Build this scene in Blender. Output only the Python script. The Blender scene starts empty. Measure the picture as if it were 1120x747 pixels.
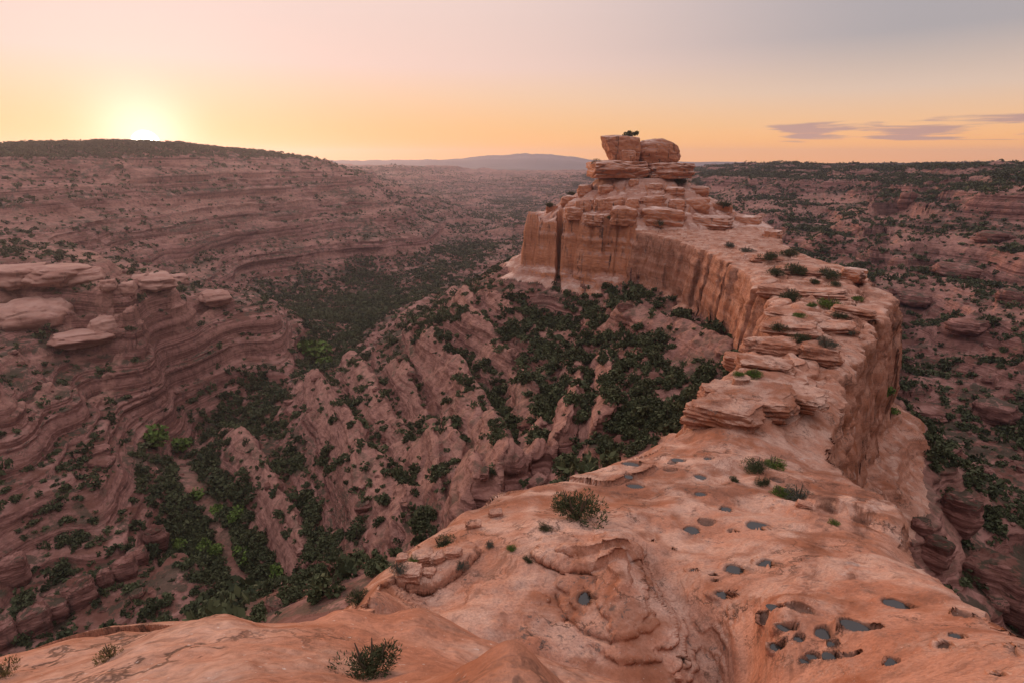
import bpy, bmesh, math, random
import numpy as np
from mathutils import Vector
R = math.radians
random.seed(7)
rng = np.random.default_rng(11)
f32 = np.float32

# ------------------------------------------------------------------ camera
sc = bpy.context.scene
LENS = 20.0
F, CX, CY, PITCH = 1120 * LENS / 36.0, 560.0, 373.5, R(17.6)
cam_d = bpy.data.cameras.new("camera")
cam_d.lens, cam_d.sensor_width = LENS, 36.0
cam_d.clip_start, cam_d.clip_end = 0.1, 90000.0
cam = bpy.data.objects.new("camera", cam_d)
cam.rotation_euler = (R(90) - PITCH, 0, 0)
sc.collection.objects.link(cam)
sc.camera = cam

# ------------------------------------------------------------------ light
SUN_AZ, SUN_EL = R(-31.3), R(1.3)          # where the sun stands on the rim
SKY_STRENGTH = 1.0
sc.view_settings.view_transform = 'Standard'
sc.view_settings.look = 'None'
sc.view_settings.exposure = 0.0
sc.view_settings.gamma = 1.0


def nd(nt, kind, loc=None, **kw):
    n = nt.nodes.new(kind)
    for k, v in kw.items():
        if k.startswith('i_'):
            key = k[2:]
            key = int(key) if key.isdigit() else key.replace('_', ' ')
            n.inputs[key].default_value = v
        else:
            setattr(n, k, v)
    return n


def lk(nt, a, b):
    nt.links.new(a, b)


def math_n(nt, op, a, b=None, c=None, clamp=False):
    n = nt.nodes.new('ShaderNodeMath')
    n.operation = op
    n.use_clamp = clamp
    for i, v in enumerate((a, b, c)):
        if v is None:
            continue
        if isinstance(v, (int, float)):
            n.inputs[i].default_value = v
        else:
            lk(nt, v, n.inputs[i])
    return n.outputs[0]


def mixc(nt, fac, a, b, blend='MIX'):
    n = nt.nodes.new('ShaderNodeMix')
    n.data_type = 'RGBA'
    n.blend_type = blend
    for s, v in ((n.inputs['Factor'], fac), (n.inputs[6], a), (n.inputs[7], b)):
        if isinstance(v, (int, float)):
            s.default_value = v
        elif isinstance(v, (tuple, list)):
            s.default_value = tuple(v) + ((1,) if len(v) == 3 else ())
        else:
            lk(nt, v, s)
    return n.outputs[2]


def ramp(nt, fac, stops, interp='LINEAR'):
    n = nt.nodes.new('ShaderNodeValToRGB')
    n.color_ramp.interpolation = interp
    el = n.color_ramp.elements
    while len(el) < len(stops):
        el.new(0.5)
    for e, (p, c) in zip(el, stops):
        e.position = p
        e.color = (c, c, c, 1) if isinstance(c, (int, float)) else tuple(c) + (1,)
    lk(nt, fac, n.inputs[0])
    return n.outputs[0]


def mapr(nt, v, a, b, c=0.0, d=1.0, smooth=True):
    n = nt.nodes.new('ShaderNodeMapRange')
    n.interpolation_type = 'SMOOTHSTEP' if smooth else 'LINEAR'
    lk(nt, v, n.inputs[0])
    for i, q in enumerate((a, b, c, d)):
        n.inputs[i + 1].default_value = q
    return n.outputs[0]


def build_world():
    w = bpy.data.worlds.new("World")
    sc.world = w
    w.use_nodes = True
    nt = w.node_tree
    nt.nodes.clear()
    out = nd(nt, 'ShaderNodeOutputWorld')
    tc = nd(nt, 'ShaderNodeTexCoord')
    sep = nd(nt, 'ShaderNodeSeparateXYZ')
    lk(nt, tc.outputs['Generated'], sep.inputs[0])
    e = sep.outputs[2]
    # angle to the sun
    sv = (math.sin(SUN_AZ) * math.cos(SUN_EL), math.cos(SUN_AZ) * math.cos(SUN_EL), math.sin(SUN_EL))
    dot = nd(nt, 'ShaderNodeVectorMath', operation='DOT_PRODUCT')
    lk(nt, tc.outputs['Generated'], dot.inputs[0])
    dot.inputs[1].default_value = sv
    dp = dot.outputs['Value']
    # twilight gradient away from the sun, and towards it
    away = ramp(nt, e, [(0.0, (1.35, 0.55, 0.10)), (0.025, (1.2, 0.56, 0.15)), (0.05, (0.98, 0.57, 0.27)), (0.096, (0.75, 0.56, 0.43)),
                        (0.166, (0.42, 0.39, 0.395)), (0.30, (0.42, 0.40, 0.43)), (0.6, (1.0, 0.89, 0.93)), (1.0, (1.3, 1.18, 1.22))])
    near = ramp(nt, e, [(0.0, (1.2, 0.55, 0.10)), (0.023, (1.08, 0.53, 0.13)), (0.05, (0.97, 0.55, 0.21)), (0.10, (0.92, 0.61, 0.39)),
                        (0.14, (0.90, 0.64, 0.54)), (0.20, (0.88, 0.65, 0.57)), (0.6, (1.0, 0.88, 0.89)), (1.0, (1.3, 1.18, 1.22))])
    side = mapr(nt, dp, 0.42, 0.97)
    base = mixc(nt, side, away, near)
    # glow round the sun
    ang = math_n(nt, 'SUBTRACT', 1.0, dp)
    g1 = math_n(nt, 'EXPONENT', math_n(nt, 'MULTIPLY', ang, -45.0))
    g2 = math_n(nt, 'EXPONENT', math_n(nt, 'MULTIPLY', ang, -620.0))
    base = mixc(nt, 1.0, base, mixc(nt, g1, (0, 0, 0), (0.06, 0.11, 0.10)), 'ADD')
    base = mixc(nt, 1.0, base, mixc(nt, g2, (0, 0, 0), (0.6, 0.58, 0.56)), 'ADD')
    disc = mapr(nt, dp, math.cos(R(1.1)), math.cos(R(0.4)))
    base = mixc(nt, 1.0, base, mixc(nt, disc, (0, 0, 0), (22.0, 20.0, 17.0)), 'ADD')
    # streaks of cloud low over the right hand plateau
    az = math_n(nt, 'ARCTAN2', sep.outputs[0], sep.outputs[1])
    cv = nd(nt, 'ShaderNodeCombineXYZ')
    lk(nt, math_n(nt, 'MULTIPLY', az, 8.0), cv.inputs[0])
    lk(nt, math_n(nt, 'MULTIPLY', e, 95.0), cv.inputs[1])
    cn = nd(nt, 'ShaderNodeTexNoise', i_Scale=1.0, i_Detail=5.0, i_Roughness=0.55, i_Distortion=0.3)
    lk(nt, cv.outputs[0], cn.inputs['Vector'])
    win = math_n(nt, 'MULTIPLY', mapr(nt, az, 0.28, 0.46), math_n(nt, 'MULTIPLY', mapr(nt, e, 0.014, 0.030), mapr(nt, e, 0.070, 0.050)))
    cl = mapr(nt, math_n(nt, 'MULTIPLY', cn.outputs[0], win), 0.41, 0.55)
    base = mixc(nt, math_n(nt, 'MULTIPLY', cl, 0.8), base, (0.44, 0.27, 0.27))
    dim = mapr(nt, dp, -0.35, 0.33, 0.30, 1.0)
    dim = math_n(nt, 'MAXIMUM', dim, mapr(nt, e, 0.25, 0.65))
    base = mixc(nt, 1.0, base, dim, 'MULTIPLY')
    # ground side of the sphere
    base = mixc(nt, mapr(nt, e, -0.06, -0.005), (0.16, 0.10, 0.08), base)
    bg = nd(nt, 'ShaderNodeBackground', i_Strength=SKY_STRENGTH)
    lk(nt, base, bg.inputs[0])
    sky = nd(nt, 'ShaderNodeTexSky')
    sky.sky_type = 'NISHITA'
    sky.sun_disc = False
    sky.sun_elevation = R(1.5)
    sky.sun_rotation = SUN_AZ
    sky.altitude = 1800
    bg2 = nd(nt, 'ShaderNodeBackground', i_Strength=0.05)
    lk(nt, mixc(nt, 1.0, sky.outputs[0], (0.30, 0.12, 0.12), 'MULTIPLY'), bg2.inputs[0])
    add = nd(nt, 'ShaderNodeAddShader')
    lk(nt, bg.outputs[0], add.inputs[0])
    lk(nt, bg2.outputs[0], add.inputs[1])
    lk(nt, add.outputs[0], out.inputs[0])


build_world()
sun_d = bpy.data.lights.new("sun", 'SUN')
sun_d.energy = 2.4
sun_d.angle = R(10)
sun_d.color = (1.0, 0.58, 0.32)
sun = bpy.data.objects.new("sun", sun_d)
sd_el = R(6.5)
sun.rotation_euler = Vector((math.sin(SUN_AZ) * math.cos(sd_el), math.cos(SUN_AZ) * math.cos(sd_el), math.sin(sd_el))).to_track_quat('Z', 'Y').to_euler()
sc.collection.objects.link(sun)
sc.cycles.use_denoising = True
sc.cycles.max_bounces = 5
sc.cycles.diffuse_bounces = 3
sc.cycles.glossy_bounces = 2
sc.cycles.volume_bounces = 0
sc.cycles.transparent_max_bounces = 4


# ------------------------------------------------------------------ geometry of the view
def ray(px, py):
    dx, dy = (px - CX) / F, (py - CY) / F
    return dx, math.cos(PITCH) - dy * math.sin(PITCH), -math.sin(PITCH) - dy * math.cos(PITCH)


def P(px, py, z=None, y=None):
    """the point of the place that stands at this spot of the photograph, at height z or distance y"""
    dx, dy, dz = ray(px, py)
    t = z / dz if z is not None else y / dy
    return (dx * t, dy * t, dz * t)


# ------------------------------------------------------------------ noise
_perm = np.random.default_rng(5).permutation(256).astype(np.int32)
_perm = np.concatenate([_perm, _perm, _perm])
_val = np.random.default_rng(6).uniform(-1, 1, 256).astype(f32)
_ga = np.random.default_rng(9).uniform(0, 2 * math.pi, 256)
_gx, _gy = np.cos(_ga).astype(f32), np.sin(_ga).astype(f32)


def perlin(x, y, s=0):
    x = np.asarray(x, f32) + f32(s * 17.31)
    y = np.asarray(y, f32) + f32(s * 9.73)
    xi, yi = np.floor(x), np.floor(y)
    fx, fy = x - xi, y - yi
    xi = xi.astype(np.int32) & 255
    yi = yi.astype(np.int32) & 255
    u, v = fx * fx * fx * (fx * (fx * 6 - 15) + 10), fy * fy * fy * (fy * (fy * 6 - 15) + 10)
    p0, p1 = _perm[xi], _perm[xi + 1]
    a, b, c, d = _perm[p0 + yi], _perm[p1 + yi], _perm[p0 + yi + 1], _perm[p1 + yi + 1]
    n0 = (_gx[a] * fx + _gy[a] * fy) * (1 - u) + (_gx[b] * (fx - 1) + _gy[b] * fy) * u
    n1 = (_gx[c] * fx + _gy[c] * (fy - 1)) * (1 - u) + (_gx[d] * (fx - 1) + _gy[d] * (fy - 1)) * u
    return (n0 * (1 - v) + n1 * v) * f32(1.5)


def fbm(x, y, o=3, s=0, g=0.5):
    t, a = 0, 1.0
    for k in range(o):
        t = t + a * perlin(x * 2 ** k, y * 2 ** k, s + k * 3)
        a *= g
    return t


def noise1(z, s=0):
    z = np.asarray(z, f32) + f32(s * 31.7)
    i = np.floor(z)
    f = z - i
    i = i.astype(np.int32)
    f = f * f * (3 - 2 * f)
    return _val[i & 255] * (1 - f) + _val[(i + 1) & 255] * f


def worley(x, y, s=0):
    """distance to the nearest and second nearest of jittered cells, and the cell's own number"""
    x = np.asarray(x, f32) + s * 13.1
    y = np.asarray(y, f32) + s * 7.7
    xi, yi = np.floor(x), np.floor(y)
    d1 = np.full(x.shape, 9, f32)
    d2 = d1.copy()
    cid = np.zeros(x.shape, f32)
    for i in (-1, 0, 1):
        for j in (-1, 0, 1):
            cx, cy = xi + i, yi + j
            h = _perm[_perm[cx.astype(np.int32) & 255] + (cy.astype(np.int32) & 255)]
            ox, oy = cx + 0.5 + 0.42 * _val[h], cy + 0.5 + 0.42 * _val[(h * 7 + 13) & 255]
            d = np.hypot(ox - x, oy - y)
            m = d < d1
            d2 = np.where(m, d1, np.minimum(d2, d))
            cid = np.where(m, _val[(h * 3 + 5) & 255], cid)
            d1 = np.where(m, d, d1)
    return d1, d2, cid


def sstep(a, b, x):
    t = np.clip((x - a) / (b - a), 0, 1)
    return t * t * (3 - 2 * t)


def terrace(z, p, a=0.75, b=0.22):
    u = z / p
    i = np.floor(u)
    f = u - i
    g = np.where(f < a, f * (b / a), b + (f - a) * ((1 - b) / (1 - a)))
    return (i + g) * p


# ------------------------------------------------------------------ control points: canyon
base_pts = []
for a in [
    # canyon floor
    (250, 600, -121), (235, 560, -120), (205, 510, -119), (185, 485, -118), (235, 440, -117), (330, 395, -118), (400, 350, -116),
    (470, 300, -114), (500, 265, -112), (540, 235, -108), (285, 645, -121), (200, 640, -121),
    # low bench on the left
    (190, 590, -104), (150, 500, -103), (120, 560, -102), (60, 620, -108), (30, 640, -108), (10, 560, -96), (0, 480, -84), (60, 480, -92), (100, 430, -90),
    (180, 420, -101), (270, 395, -106),
]:
    base_pts.append(P(a[0], a[1], z=a[2]))
for a in [
    # left benches and the long wall
    (0, 440, 168), (0, 330, 248), (60, 345, 240), (110, 355, 236), (150, 352, 235), (0, 290, 256), (60, 292, 262), (130, 300, 263), (150, 330, 250), (185, 302, 285),
    (140, 375, 232), (60, 420, 195), (200, 330, 300), (240, 325, 322), (300, 335, 330),
    (0, 262, 330), (0, 250, 360), (0, 220, 430), (0, 200, 470), (0, 184, 510), (0, 171, 540),
    (100, 275, 400), (100, 250, 450), (100, 220, 500), (100, 193, 560), (100, 171, 600),
    (200, 300, 440), (200, 280, 475), (200, 250, 520), (200, 220, 580), (200, 203, 610), (200, 173, 660),
    (300, 312, 560), (300, 280, 590), (300, 240, 660), (300, 210, 720), (300, 188, 760), (300, 176, 800),
    (400, 300, 640), (400, 260, 690), (380, 220, 800), (370, 195, 850), (365, 181, 900), (450, 288, 680), (430, 235, 770), (460, 262, 740), (480, 270, 760),
    (0, 173, 1100), (150, 174, 1200), (300, 178, 1300), (350, 181, 1350),
    # far canyon and far mesas
    (520, 240, 1170), (560, 220, 1720), (490, 205, 1900), (490, 188, 2500), (440, 187, 2100), (420, 205, 1600), (400, 186, 1500), (550, 190, 2600), (600, 195, 2300), (620, 205, 1900),
    (620, 230, 1200), (560, 250, 900), (660, 210, 1500), (640, 192, 2300), (700, 190, 2200),
    # right hand side
    (1120, 205, 420), (1120, 190, 500), (1120, 182, 750), (1000, 197, 560), (1000, 188, 640), (1000, 184, 1000), (900, 192, 750), (900, 187, 850), (900, 184, 1300), (800, 189, 900), (800, 186, 1100), (780, 184, 1600),
    (1120, 240, 380), (1120, 300, 300), (1120, 350, 245), (1120, 400, 200), (1120, 500, 150), (1120, 600, 108), (1120, 660, 86),
    (1060, 300, 315), (1000, 300, 330), (1000, 350, 270), (1000, 400, 220), (1000, 500, 160), (1000, 600, 115), (1000, 240, 430),
    (900, 240, 520), (870, 255, 470), (900, 215, 640), (800, 215, 720), (960, 260, 400), (1040, 620, 105), (985, 440, 190),
    # bowl under the ridge
    (700, 310, 215), (740, 318, 200), (780, 345, 165), (800, 362, 140), (830, 375, 118), (760, 400, 125), (700, 360, 165), (700, 400, 140), (650, 330, 215), (650, 400, 150), (700, 450, 105), (650, 480, 95),
    (600, 500, 95), (550, 520, 95), (600, 400, 170), (600, 340, 222), (550, 400, 185), (500, 400, 200), (500, 330, 265), (540, 305, 265), (580, 300, 258), (620, 305, 246), (450, 400, 215), (450, 500, 145),
    (400, 500, 160), (350, 450, 215), (350, 550, 150), (300, 550, 165), (420, 580, 115), (500, 560, 95), (380, 640, 110), (300, 600, 145),
    (330, 640, 125), (400, 400, 255), (440, 365, 262), (350, 415, 250), (260, 480, 200), (480, 345, 285), (460, 330, 330),
]:
    base_pts.append(P(a[0], a[1], y=a[2]))
base_pts += [(-60, 40, -92), (-30, 20, -62), (-80, 60, -108), (-100, 5, -112), (0, 70, -60), (-20, 60, -62), (0, 0, -50), (40, 20, -60), (80, 40, -80), (60, 0, -70), (20, 80, -50),
             (70, 150, -62), (60, 240, -50), (120, 240, -58), (100, 300, -62), (40, 310, -66), (0, 300, -76), (-20, 282, -78),
             (110, 120, -72), (100, 170, -62), (70, 75, -70)]

# plan of the ridge: (px, py, z, cliff height, cliff width)
rim = [
    (-260, 700, -6.0, 16, 9), (0, 703, -5.6, 14, 7), (100, 672, -5.3, 14, 7), (240, 642, -4.9, 12, 8), (330, 648, -5.0, 11, 9),
    (395, 660, -6.5, 9, 9), (400, 648, -13.5, 9, 8), (430, 618, -17, 9, 8), (468, 585, -18.6, 9, 8), (520, 550, -20, 10, 8), (560, 531, -20.8, 11, 7), (620, 521, -21.5, 12, 7), (660, 505, -22.3, 12, 7), (700, 490, -23, 13, 6),
    (750, 465, -24, 14, 4), (762, 428, -23.6, 14, 3.5), (800, 398, -24.2, 13, 3), (838, 365, -25.2, 13, 2.5), (847, 340, -25.5, 14, 2.5), (838, 322, -26, 16, 2.5), (800, 288, -26, 19, 2.5),
    (740, 262, -26, 19, 2.5), (690, 252, -25.5, 19, 2.5), (640, 248, -25, 19, 2.5), (612, 243, -24.5, 19, 2.5), (577, 230, -20.5, 21, 3),
]
rim_far = [(9, 272, -23, 24, 2.5), (10, 290, -24, 22, 5), (20, 322, -26, 22, 10), (70, 335, -26, 22, 10), (108, 310, -25, 22, 8), (118, 270, -26, 20, 5), (104, 232, -25, 20, 3)]
rim2 = [
    (855, 266, -26, 20, 2.5), (900, 284, -26, 22, 2.5), (940, 297, -26, 24, 2.5), (980, 322, -26.5, 25, 2.5), (952, 382, -26, 27, 2.5), (927, 418, -25.5, 27, 3), (907, 466, -25, 27, 3),
    (935, 520, -23.5, 25, 3.5), (985, 560, -20.5, 24, 3.5), (992, 606, -17.8, 25, 3.5), (1050, 640, -14.6, 24, 4), (1120, 682, -11.3, 22, 4), (1240, 740, -8.2, 20, 5),
]
RIM = [P(a, b, z=c) + (h, w) for a, b, c, h, w in rim] + [tuple(a) for a in rim_far] + [P(a, b, z=c) + (h, w) for a, b, c, h, w in rim2]
RIM += [(14, 0, -6, 20, 5), (10, -8, -4, 20, 5), (-10, -8, -3, 20, 5), (-14, 1, -4.5, 16, 8)]

top_pts = [p[:3] for p in RIM]
for a in [
    (0, 747, -4.2), (200, 747, -3.5), (400, 747, -3.8),  (120, 700, -4.6), (300, 700, -4.1), (420, 700, -4.7), (560, 747, -4.8),
    (450, 650, -16.8), (500, 600, -17.6), (560, 600, -17.0), (620, 585, -16.9), (640, 605, -16.5), (690, 600, -16.2), (705, 618, -17.3), (600, 640, -16.4), (600, 690, -16.4), (540, 690, -16.2), (650, 690, -16.4), (660, 640, -15.9), (690, 640, -15.7), (640, 560, -18.6), (560, 560, -19),
    (700, 690, -16.3), (730, 690, -16.5), (700, 725, -16.6), (760, 705, -17.2), (738, 650, -17.0), (725, 615, -17.6), (805, 747, -16.9), (780, 660, -16.6),
    (830, 690, -14.7), (860, 747, -13.7), (900, 690, -13.9), (900, 747, -12.5), (1000, 747, -10.4), (1100, 747, -9.2), (1100, 690, -10.6), (1000, 650, -13.9), (960, 600, -17), (900, 600, -16.9), (820, 600, -17.4), (900, 560, -19.2), (800, 560, -19.4), (730, 570, -18.9),
    (850, 500, -23), (760, 500, -22.3), (700, 520, -21.6), (640, 535, -20.6), (940, 540, -21.4), (880, 470, -24.6), (960, 570, -19.6), (860, 540, -20.8), (800, 530, -21),
    (780, 460, -22.9), (830, 440, -22.6), (800, 425, -22.4), (880, 430, -23.4), (850, 395, -23.4), (890, 385, -24), (880, 340, -25), (930, 330, -25.8), (920, 310, -25.8), (870, 300, -25.4), (850, 280, -25.6),
    (800, 265, -25.6), (830, 256, -25.4), (760, 256, -25.3),
]:
    top_pts.append(P(a[0], a[1], z=a[2]))
for px_, py_ in ((320, 643), (380, 645), (440, 659), (490, 679), (540, 702), (590, 722), (640, 738), (690, 752)):
    q_ = P(px_, py_, z=-5.3 if px_ < 390 else -5.7)
    top_pts += [q_, (q_[0] + 0.1, q_[1] + 0.8, q_[2] - 1.0), (q_[0], q_[1] - 0.8, q_[2] + 0.45)]
top_pts += [(0, 0, -1.7), (-5, 0, -2.2), (6, 0, -2.6), (12, 3, -6), (0, 2, -2.0), (56, 265, -24), (56, 290, -24), (-2.5, 9.5, -14), (1.2, 9.0, -14.5), (-5, 12, -15.5), (3.5, 9.5, -14)]
# (the dome of the butte is added to the top below)


def rbf(pts, eps=0.03):
    p = np.array(pts, float)
    th, lr = np.arctan2(p[:, 0], p[:, 1]) * 2.0, np.log(np.maximum(np.hypot(p[:, 0], p[:, 1]), 0.8))
    q = np.stack([th, lr], 1)
    d = np.sqrt(((q[:, None] - q[None]) ** 2).sum(-1) + eps ** 2)
    n = len(p)
    A = np.zeros((n + 1, n + 1))
    A[:n, :n] = d + 0.0
    A[:n, :n] -= np.eye(n) * 0.004
    A[:n, n] = A[n, :n] = 1
    w = np.linalg.solve(A, np.append(p[:, 2], 0))

    def ev(tg, lg):
        z = np.full(tg.shape, w[n])
        for k in range(n):
            z += w[k] * np.sqrt((tg * 2 - q[k, 0]) ** 2 + (lg - q[k, 1]) ** 2 + eps ** 2)
        return z.astype(f32)
    return ev


# ------------------------------------------------------------------ the height field, in columns round the viewpoint
NT, NRF, NROW = 1400, 3100, 1450
TH = np.linspace(R(-52), R(52), NT).astype(f32)
L0, L1 = math.log(1.1), math.log(7600.0)
LR = np.linspace(L0, L1, NRF).astype(f32)


def upsample(ev):
    nt, nl = 240, 420
    tc, lc = np.linspace(TH[0], TH[-1], nt), np.linspace(L0, L1, nl)
    g = ev(*np.meshgrid(tc, lc, indexing='ij'))
    ti, li = (TH - TH[0]) / (TH[-1] - TH[0]) * (nt - 1), (LR - L0) / (L1 - L0) * (nl - 1)
    t0, l0 = np.minimum(ti.astype(int), nt - 2), np.minimum(li.astype(int), nl - 2)
    ft, fl = (ti - t0)[:, None].astype(f32), (li - l0)[None].astype(f32)
    g0 = g[t0] * (1 - ft) + g[t0 + 1] * ft
    return (g0[:, l0] * (1 - fl) + g0[:, l0 + 1] * fl).astype(f32)


Rr = np.exp(LR)[None].astype(f32)
X = np.sin(TH)[:, None] * Rr
Y = np.cos(TH)[:, None] * Rr


def canyon():
    z = upsample(rbf(base_pts))
    # beyond the mesas: the plain, then a line of mountains
    far = sstep(2600, 3300, Y)
    az = np.arctan2(X, Y)
    plain = -62 + 22 * fbm(X / 1500, Y / 1500, 4, 41) + 35 * sstep(0.3, 0.6, perlin(X / 1900, Y / 900, 77))
    z = z * (1 - far) + plain * far
    mask_r = sstep(40, 260, Rr)
    bowl = np.exp(-(((X + 15) / 85) ** 2 + ((Y - 160) / 75) ** 2) ** 1.5)
    floor_ = sstep(-106, -114, z)
    big = np.clip(Rr / 500, 0.15, 1.0)
    wob = 9 * big * fbm(X / 150, Y / 150, 3, 1) + 16 * sstep(500, 1500, Rr) * fbm(X / 420, Y / 420, 2, 4)
    z = z + wob * mask_r * (1 - 0.7 * bowl) * (1 - 0.6 * floor_) * (1 - far) * np.where(X > 0, 0.7, 1) * (0.15 + 0.85 * sstep(0, -30, z))
    z = z + (1 - far) * mask_r * 2.2 * fbm(X / 38, Y / 38, 3, 8) * np.where(X > 40, 1.8, 0.8)
    # fins running down the bowl
    fu = (X * 0.80 + Y * 0.60) / 17.0 + 0.6 * perlin(X / 60, Y / 60, 15)
    fv = (-X * 0.60 + Y * 0.80) / 75.0
    fin = 1 - np.abs(perlin(fu, fv, 21)) * 2.2
    fin2 = 1 - np.abs(perlin(fu * 2.1, fv * 2.6, 25)) * 2.0
    z = z + bowl * (1.4 * np.clip(fin, -0.4, 1) + 0.8 * fin2)
    # beds of hard and soft rock
    zw = z + 3.6 * noise1(z / 14, 3) + 2.0 * perlin(X / 90, Y / 90, 30)
    k1 = (0.95 + 0.1 * bowl) * sstep(60, 200, Rr) * (1 - far) * (1 - floor_) * (0.12 + 0.88 * sstep(7, -1, z))
    za = zw + 2.0 * perlin(X / 23, Y / 23, 33)
    big_ = sstep(-0.25, 0.15, perlin(X / 170, Y / 170, 46))
    t1 = (terrace(za, 11.0, 0.82, 0.16) * (1 - big_) + terrace(za + 4, 23.0, 0.72, 0.22) * big_) - zw
    t2 = terrace(zw + 1.0 * perlin(X / 11, Y / 11, 35) + 3, 4.3, 0.78, 0.18) - zw
    kv = sstep(-0.5, 0.4, perlin(X / 70, Y / 70, 38))
    z = z + k1 * ((0.55 + 0.4 * kv) * t1 + (0.2 + 0.5 * (1 - kv)) * t2)
    tb = terrace(zw + 1.5 * perlin(X / 26, Y / 26, 44), 15.0, 0.48, 0.10) - zw
    bw = bowl * sstep(60, 110, Rr)
    z = z * (1 - bw) + (z - k1 * ((0.55 + 0.4 * kv) * t1 + (0.2 + 0.5 * (1 - kv)) * t2) + 1.0 * tb + 0.25 * t2) * bw
    t3 = terrace(zw + 0.6 * perlin(X / 30, Y / 30, 37) + 1, 2.3, 0.75, 0.15) - zw - 0.0
    z = z + k1 * 0.2 * t3 * (X < 60) * sstep(-0.3, 0.5, perlin(X / 50, Y / 50, 39))
    near = sstep(1400, 350, Rr) * (1 - far)
    b = np.abs(perlin(X / 9, Y / 9, 50)) * 2 + np.abs(perlin(X / 4.2, Y / 4.2, 51)) + 0.6 * np.abs(perlin(X / 1.9, Y / 1.9, 52))
    z = z + near * sstep(30, 90, Rr) * (1 - 0.75 * floor_) * (1.0 * b - 0.6) * np.where(X > 40, 0.9, 0.35 + 0.5 * bowl)
    return z, bowl, far, floor_, plain, az


Z, bowl, far, floor_, plain, AZ = canyon()

# a line of mountains on the horizon
mt = sstep(5000, 5700, Rr) * sstep(7300, 6300, Rr)
mz = 0.0
for a0, h, wd in ((-0.03, 90, 0.025), (0.02, 170, 0.03), (0.06, 150, 0.03), (0.10, 130, 0.03), (-0.12, 90, 0.07), (-0.26, 130, 0.12)):
    mz = mz + 0.25 * h * np.exp(-((AZ - a0) / wd) ** 2)
Z = Z + mt * (46 + mz * (1 + 0.22 * fbm(AZ * 45, Rr / 2500 + 0 * AZ, 4, 60)) - 10)

def hit(px, py):
    """first point of the ground seen at this spot of the photograph"""
    dx, dy, dz = ray(px, py)
    th = math.atan2(dx, dy)
    c = (th - TH[0]) / (TH[1] - TH[0])
    i = int(np.clip(round(c), 0, NT - 1))
    zr = np.exp(LR) * math.cos(th) * dz / dy
    k = np.argmax(Z[i] >= zr)
    r = math.exp(LR[k])
    return (r * math.sin(th), r * math.cos(th), float(Z[i, k]))


NR2 = int((math.log(420) - L0) / (L1 - L0) * NRF)
Xs_, Ys_ = X[:, :NR2], Y[:, :NR2]
# pale ribs of bedrock that arc down through the bowl: (spot in the photograph ...), height, half width
BARE = np.zeros_like(Z)
for pts, h, w in (([(497, 322), (515, 350), (540, 388), (556, 402)], 6.5, 7), ([(470, 380), (500, 415), (528, 462), (546, 530)], 8.0, 9), ([(612, 385), (634, 415), (627, 455), (612, 490)], 5.5, 4.5), ([(566, 410), (586, 462), (580, 515)], 5.0, 5),
                  ([(335, 425), (370, 462), (410, 530), (440, 580)], 9.0, 10), ([(385, 395), (415, 448), (462, 505), (480, 545)], 7.5, 8), ([(250, 480), (285, 520), (308, 575), (330, 610)], 8.0, 9), ([(540, 330), (570, 360), (600, 372), (640, 380)], 5.0, 5),
                  ([(690, 345), (745, 362), (790, 388)], 5.0, 7), ([(655, 395), (670, 430), (655, 470)], 4.0, 4.5), ([(430, 400), (452, 440), (500, 500), (515, 545)], 5.0, 5),
                  ([(0, 402), (50, 392), (100, 372), (138, 352), (150, 340)], 3.0, 5), ([(0, 312), (50, 305), (100, 306), (118, 322)], 3.0, 7), ([(118, 326), (160, 314), (196, 306)], 2.5, 5), ([(0, 345), (40, 338), (70, 345)], 3.0, 8), ([(190, 342), (235, 328)], 2.5, 5),
                  ([(0, 440), (60, 425), (130, 392)], 2.0, 4)):
    qs = [hit(a, b) for a, b in pts]
    best = np.full(Xs_.shape, 1e9, f32)
    sgn = np.zeros(Xs_.shape, f32)
    for (ax, ay, _), (bx, by, _) in zip(qs, qs[1:]):
        ex, ey = bx - ax, by - ay
        t = np.clip(((Xs_ - ax) * ex + (Ys_ - ay) * ey) / (ex * ex + ey * ey), 0, 1)
        dd = np.hypot(Xs_ - ax - t * ex, Ys_ - ay - t * ey)
        sgn = np.where(dd < best, (Xs_ - ax) * ey - (Ys_ - ay) * ex, sgn)
        best = np.minimum(best, dd)
    best = best + 1.1 * fbm(Xs_ / 13, Ys_ / 13, 3, 160 + int(h * 4))
    low = sgn < 0
    pr_ = np.where(low, sstep(w * 0.62, w * 0.1, best), sstep(w * 1.5, 0, best))
    add = h * pr_ * (0.8 + 0.22 * perlin(Xs_ / 22, Ys_ / 22, 170)) - 1.5 * np.where(low, np.exp(-((best - w * 0.8) / (w * 0.35)) ** 2), 0)
    BARE[:, :NR2] = np.maximum(BARE[:, :NR2], sstep(0.30, 0.75, pr_ + 0.35 * fbm(Xs_ / 6, Ys_ / 6, 3, 180)))
    Z[:, :NR2] += add + pr_ * 0.5 * (terrace(add + 0.4 * perlin(Xs_ / 5, Ys_ / 5, 171), 2.2, 0.7, 0.2) - add)

# --- the ridge
NR2 = int((math.log(420) - L0) / (L1 - L0) * NRF)
Xs, Ys, Rs = X[:, :NR2], Y[:, :NR2], Rr[:, :NR2]
TOP = upsample(rbf(top_pts, 0.07))[:, :NR2]


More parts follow.
